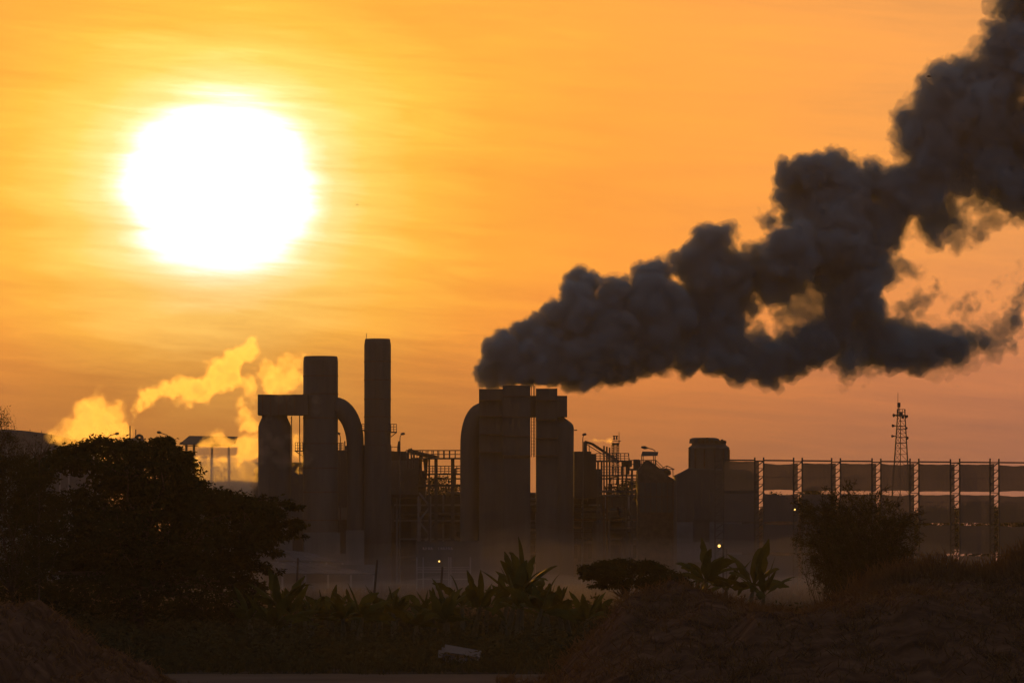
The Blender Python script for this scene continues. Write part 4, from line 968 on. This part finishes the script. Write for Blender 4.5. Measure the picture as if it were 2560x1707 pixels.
BAN = [(1300, 250, 2.4, 13, 2.2, 'tallest banana plant in the middle of the row, leaves fanned'), (1262, 246, 2.0, 10, 1.9, 'banana plant leaning against the tallest one in the row'), (1180, 248, 1.6, 9, 1.7, 'banana plant right of the thin pole, leaves splayed'),
       (1120, 252, 1.45, 8, 1.5, 'short banana plant at the foot of the thin dark pole'), (1045, 250, 1.35, 8, 1.4, 'short banana plant below the small lit yard lamp'), (985, 255, 1.3, 8, 1.3, 'stubby banana plant left of the loading frame'),
       (880, 245, 1.35, 8, 1.5, 'banana plant with upright pale leaf near the long leaning pole'), (828, 250, 1.2, 8, 1.4, 'low banana plant with arching leaves below the pale shed roof'), (705, 240, 1.65, 8, 1.8, 'banana plant with long arched leaves under the tip of the broad tree'),
       (1370, 256, 1.5, 8, 1.5, 'banana plant between the tallest one and the flat topped tree'), (1425, 252, 1.1, 7, 1.3, 'small banana plant left of the flat topped tree trunk'), (1500, 262, 1.0, 6, 1.1, 'tiny banana shoot under the flat topped tree'),
       (1768, 285, 2.7, 12, 2.3, 'big banana plant with a raised bare leaf right of the flat topped tree'), (1812, 290, 2.2, 10, 1.9, 'banana plant directly under the bright flood lamp'), (1860, 284, 2.4, 10, 2.4, 'banana plant with drooping fringed leaf towards the bush'),
       (1905, 280, 2.0, 9, 2.1, 'low banana plant beside the mist right of the flood lamp'), (1735, 288, 1.7, 8, 1.7, 'banana plant half hidden by the flat topped tree'), (770, 246, 1.05, 7, 1.2, 'small banana plant between the two arching ones'), (930, 248, 1.0, 7, 1.2, 'small banana plant at the foot of the long leaning pole')]
rb = random.Random(3)
for i in range(20):                                               # the crowded row between the singled out plants
    px = 640 + i * 43 + rb.uniform(-14, 14)
    BAN.append((px, rb.uniform(236, 262), rb.uniform(.9, 1.35) + (.35 if 1150 < px < 1420 else 0), 9, rb.uniform(1.3, 1.75), 'banana plant crowded into the dark tangled row'))
for i, (px, D, h, n, L_, note) in enumerate(BAN): banana(note, px, D, h, n, 200 + i, L_)

def far_bank():  # bank added behind the fence to darken the lower gaps between nets
    rng = np.random.default_rng(55); nx, ny = 120, 24; D0 = 800
    xs = np.linspace(1640, 2760, nx); top = np.interp(xs, [1640, 1720, 1900, 2150, 2280, 2420, 2760], [1395, 1315, 1268, 1290, 1360, 1400, 1405])
    zc = 4 + (HOR - top) / F * D0 + smooth_noise((nx, 3, 3), 7, rng)[:, 0, 0] * .5 + smooth_noise((nx, 3, 3), 2.5, rng)[:, 0, 0] * .25
    ds = np.linspace(D0 - 30, D0 + 30, ny); prof = np.cos(np.linspace(-np.pi / 2, np.pi / 2, ny)) ** .8
    V = np.stack([np.repeat(((xs - CX) / F * D0)[:, None], ny, 1), np.repeat(ds[None], nx, 0), zc[:, None] * prof[None] - .05], 2).reshape(-1, 3)
    i, j = np.meshgrid(np.arange(nx - 1), np.arange(ny - 1), indexing='ij'); q = (i * ny + j).ravel()
    structure(np_mesh('added_backing_bank', V, np.stack([q, q + ny, q + ny + 1, q + 1], 1), 'heap_soil', smooth=True))
far_bank()
# ---------------------------------------------------------------- heaps of soil in the foreground
def heap(name, crest, D0, wf, wb, seed, x0, x1):
    """ridge of loose soil: crest heights read along x, sloping to the ground in front and behind"""
    rng = np.random.default_rng(seed); nx, ny = 260, 150
    cx_ = np.array([c[0] for c in crest], float); cz = np.array([4 - (c[1] - HOR) / F * D0 for c in crest])
    xs = np.linspace(x0, x1, nx); ds = np.linspace(D0 - wf, D0 + wb, ny)
    xm = (xs - CX) / F * D0
    zc = np.interp(xs, cx_, cz); zc = np.convolve(np.pad(zc, 5, 'edge'), np.ones(11) / 11, 'valid')
    u = np.where(ds < D0, (D0 - ds) / wf, (ds - D0) / wb)
    H = zc[:, None] * ((np.cos(np.clip(u, 0, 1) * np.pi) + 1) / 2)[None, :] ** .8
    sh = (nx, ny, 3); n = np.zeros((nx, ny))
    for c, a in ((40, .40), (18, .28), (9, .16), (5, .08), (2.6, .05), (1.7, .03)): n += smooth_noise(sh, c, rng)[:, :, 0] * a
    skew = np.roll(n, 0)
    for j in range(ny): skew[:, j] = np.roll(n[:, j], int(j * .35) - 26)      # runnels lean down the slope
    H = H + skew * np.clip(H * .6, 0, 1) * 1.15
    H = np.maximum(H, -.3) - .05
    V = np.stack([np.repeat(xm[:, None], ny, 1), np.repeat(ds[None, :], nx, 0), H], 2).reshape(-1, 3)
    i, j = np.meshgrid(np.arange(nx - 1), np.arange(ny - 1), indexing='ij'); q = (i * ny + j).ravel()
    o = np_mesh(name, V, np.stack([q, q + ny, q + ny + 1, q + 1], 1), 'heap_soil', smooth=True); structure(o)
    return V.reshape(nx, ny, 3)
HR = heap('soil_heap', [(1330,1715),(1400,1680),(1450,1630),(1500,1590),(1560,1540),(1640,1512),(1720,1504),(1800,1506),(1950,1496),(2050,1478),(2130,1470),(2220,1452),(2300,1412),(2380,1404),(2440,1404),(2500,1388),(2600,1372),(2760,1362)], 150, 48, 26, 71, 1250, 2800)
HL = heap('soil_heap', [(-240,1495),(-60,1504),(0,1512),(60,1515),(110,1522),(170,1545),(250,1602),(330,1655),(400,1700),(450,1720)], 142, 40, 22, 72, -260, 520)
def grass(name, label, pts, per, h, rng, m, lean=.35, wd=.012):
    n = len(pts) * per; c = np.repeat(pts, per, 0) + rng.normal(0, 1, (n, 3)) * np.array([.12, .12, 0])
    d = rng.normal(0, lean, (n, 3)); d[:, 2] = 1; d /= np.linalg.norm(d, axis=1, keepdims=True); L_ = (h * rng.uniform(.4, 1.25, n))[:, None]
    s_ = np.cross(d, rng.normal(0, 1, (n, 3))); s_ /= np.linalg.norm(s_, axis=1, keepdims=True); w_ = wd
    tip = c + d * L_ + np.stack([rng.normal(0, .12, n) * L_[:, 0], rng.normal(0, .12, n) * L_[:, 0], -.12 * L_[:, 0]], 1); mid = c + d * L_ * .55
    v = np.stack([c - s_ * w_, c + s_ * w_, mid + s_ * w_ * .8, tip, mid - s_ * w_ * .8], 1).reshape(-1, 3); i = np.arange(n)[:, None] * 5
    f = np.concatenate([i + np.array([[0, 1, 2]]), i + np.array([[0, 2, 4]]), i + np.array([[4, 2, 3]])])
    o = np_mesh(name, v, f, m); o['kind'] = 'stuff'; o['label'] = label
rng = np.random.default_rng(91)
pick = HR[:, 20:110].reshape(-1, 3); w_ = rng.uniform(0, 1, len(pick)); blot = smooth_noise((260, 90, 3), 12, rng)[:, :, 0].ravel(); keep = (pick[:, 2] > .3) & (w_ < .10 + .30 * np.clip(blot, 0, 1))
grass('dry_grass', 'dry straw like grass matted over the right soil heap', pick[keep], 6, .34, rng, 'dry_grass', .9)
cr = HR[int(260 * (2150 - 1250) / 1550):, 88:118].reshape(-1, 3); cr = cr[rng.uniform(0, 1, len(cr)) < .30]
grass('tall_dry_grass', 'taller dry grass along the crest of the right soil heap', cr, 6, .62, rng, 'dry_grass', .3, .01)
pick = HL[:, 20:110].reshape(-1, 3); blot = smooth_noise((260, 90, 3), 12, rng)[:, :, 0].ravel(); keep = (pick[:, 2] > .3) & (rng.uniform(0, 1, len(pick)) < .04 + .12 * np.clip(blot, 0, 1))
grass('dry_grass', 'sparse straw on the left soil heap', pick[keep], 5, .26, rng, 'dry_grass', .9)

# undergrowth between the road and the banana row
rng = np.random.default_rng(17); n = 1500
uy = rng.uniform(189, 300, n); ux = (rng.uniform(-60, 2250, n) - CX) / F * uy
pat = .45 + .9 * np.clip(np.sin(ux * .55 + 1.3 * np.sin(uy * .09)) * .5 + np.sin(ux * 1.7 + uy * .21) * .4 + .35, 0, 1)
hgt = pat * np.clip(.35 + (uy - 189) / 70 * .9, .3, 1.5) * rng.uniform(.3, 1.0, n) + np.where(ux / uy * F + CX < 700, .5, 0) * rng.uniform(0, 1, n)
cs = np.repeat(np.stack([ux, uy, np.zeros(n)], 1), 3, 0); cs[:, 2] = np.repeat(hgt, 3) * rng.uniform(.15, 1, 3 * n); cs[:, :2] += rng.normal(0, .35, (3 * n, 2))
v, f = leaves(cs, 14, .26, .26, rng, flat=.7, droop=-.1, narrow=.35); o = np_mesh('undergrowth', v, f, 'green_weed'); o['kind'] = 'stuff'; o['label'] = 'dark tangled weeds and low bushes in front of the bananas'
uy = rng.uniform(186, 330, 7000); ux = (rng.uniform(-80, 2300, 7000) - CX) / F * uy
grass('weed_grass', 'low weeds and grass on the dark waste ground', np.stack([ux, uy, np.zeros(7000)], 1), 9, .55, rng, 'green_weed', .35, .014)
uy = rng.uniform(330, 640, 9000); ux = (rng.uniform(-80, 2640, 9000) - CX) / F * uy
grass('field_grass', 'rough grass in the field before the works', np.stack([ux, uy, np.zeros(9000)], 1), 7, .8, rng, 'dry_grass', .35, .03)

# discarded sheets by the road
t = thing('sheet_stack', 'tumbled stack of pale roofing sheets lying at the roadside', 'sheets', base(1135, 200))
for i in range(6):
    D = 200 + i * .12; z = .03 + i * .045; c_ = base(1138 + (i * 37 % 11) * 2, D); a = .12 * math.sin(i * 2.1); hw = .62
    q = [Vector((c_.x - hw, D - .35, z + .05 * i)), Vector((c_.x + hw, D - .35, z - a * .5)), Vector((c_.x + hw + .05, D + .5, z + .22 - a * .5)), Vector((c_.x - hw, D + .5, z + .25 + .05 * i))]
    MB().add(q + [p - Vector((0, 0, .02)) for p in q], [(0,1,2,3),(7,6,5,4),(0,4,5,1),(1,5,6,2),(2,6,7,3),(3,7,4,0)]).build('sheet', 'white_sheet', t)

# birds
def bird(label, px, py, D, s):
    t = thing('bird', label, 'bird', P(px, py, D), 'birds crossing the sky')
    c = P(px, py, D)
    m = MB(); m.tube([c + Vector((-.16, 0, .0)) * s, c + Vector((-.08, 0, .01)) * s, c + Vector((.08, 0, .01)) * s, c + Vector((.17, 0, .02)) * s, c + Vector((.21, 0, .015)) * s], [.01 * s, .04 * s, .045 * s, .03 * s, .006 * s], 8)
    for sg in (-1, 1):
        a = c + Vector((.02, sg * .03, .03)) * s; e = c + Vector((-.05 + sg * .14, sg * .30, .03)) * s; k_ = a.lerp(e, .5) + Vector((0, 0, .05)) * s
        for p0, p1, w0, w1 in ((a, k_, .07, .06), (k_, e, .06, .012)):
            m.add([p0 + Vector((w0, 0, 0)) * s, p0 - Vector((w0, 0, 0)) * s, p1 - Vector((w1, 0, 0)) * s, p1 + Vector((w1, 0, 0)) * s, p0 + Vector((0, 0, .012)) * s, p1 + Vector((0, 0, .006)) * s], [(0,1,2,3),(0,3,5,4),(4,5,2,1)])
    m.build('body', 'bird_black', t)
bird('small dark bird gliding in front of the smoke', 2322, 192, 420, 1.0)
bird('tiny dark bird in the sky right of the sun', 893, 512, 520, .5)
# ---------------------------------------------------------------- haze
hz = vol_mat('haze_air', (.85, .82, .80), 7e-5, .45)
o = MB().box((-900, -60, -1.5), (900, 2600, 95)).build('haze', hz)
o['kind'] = 'stuff'; o['label'] = 'thin warm evening haze hanging over the whole place'
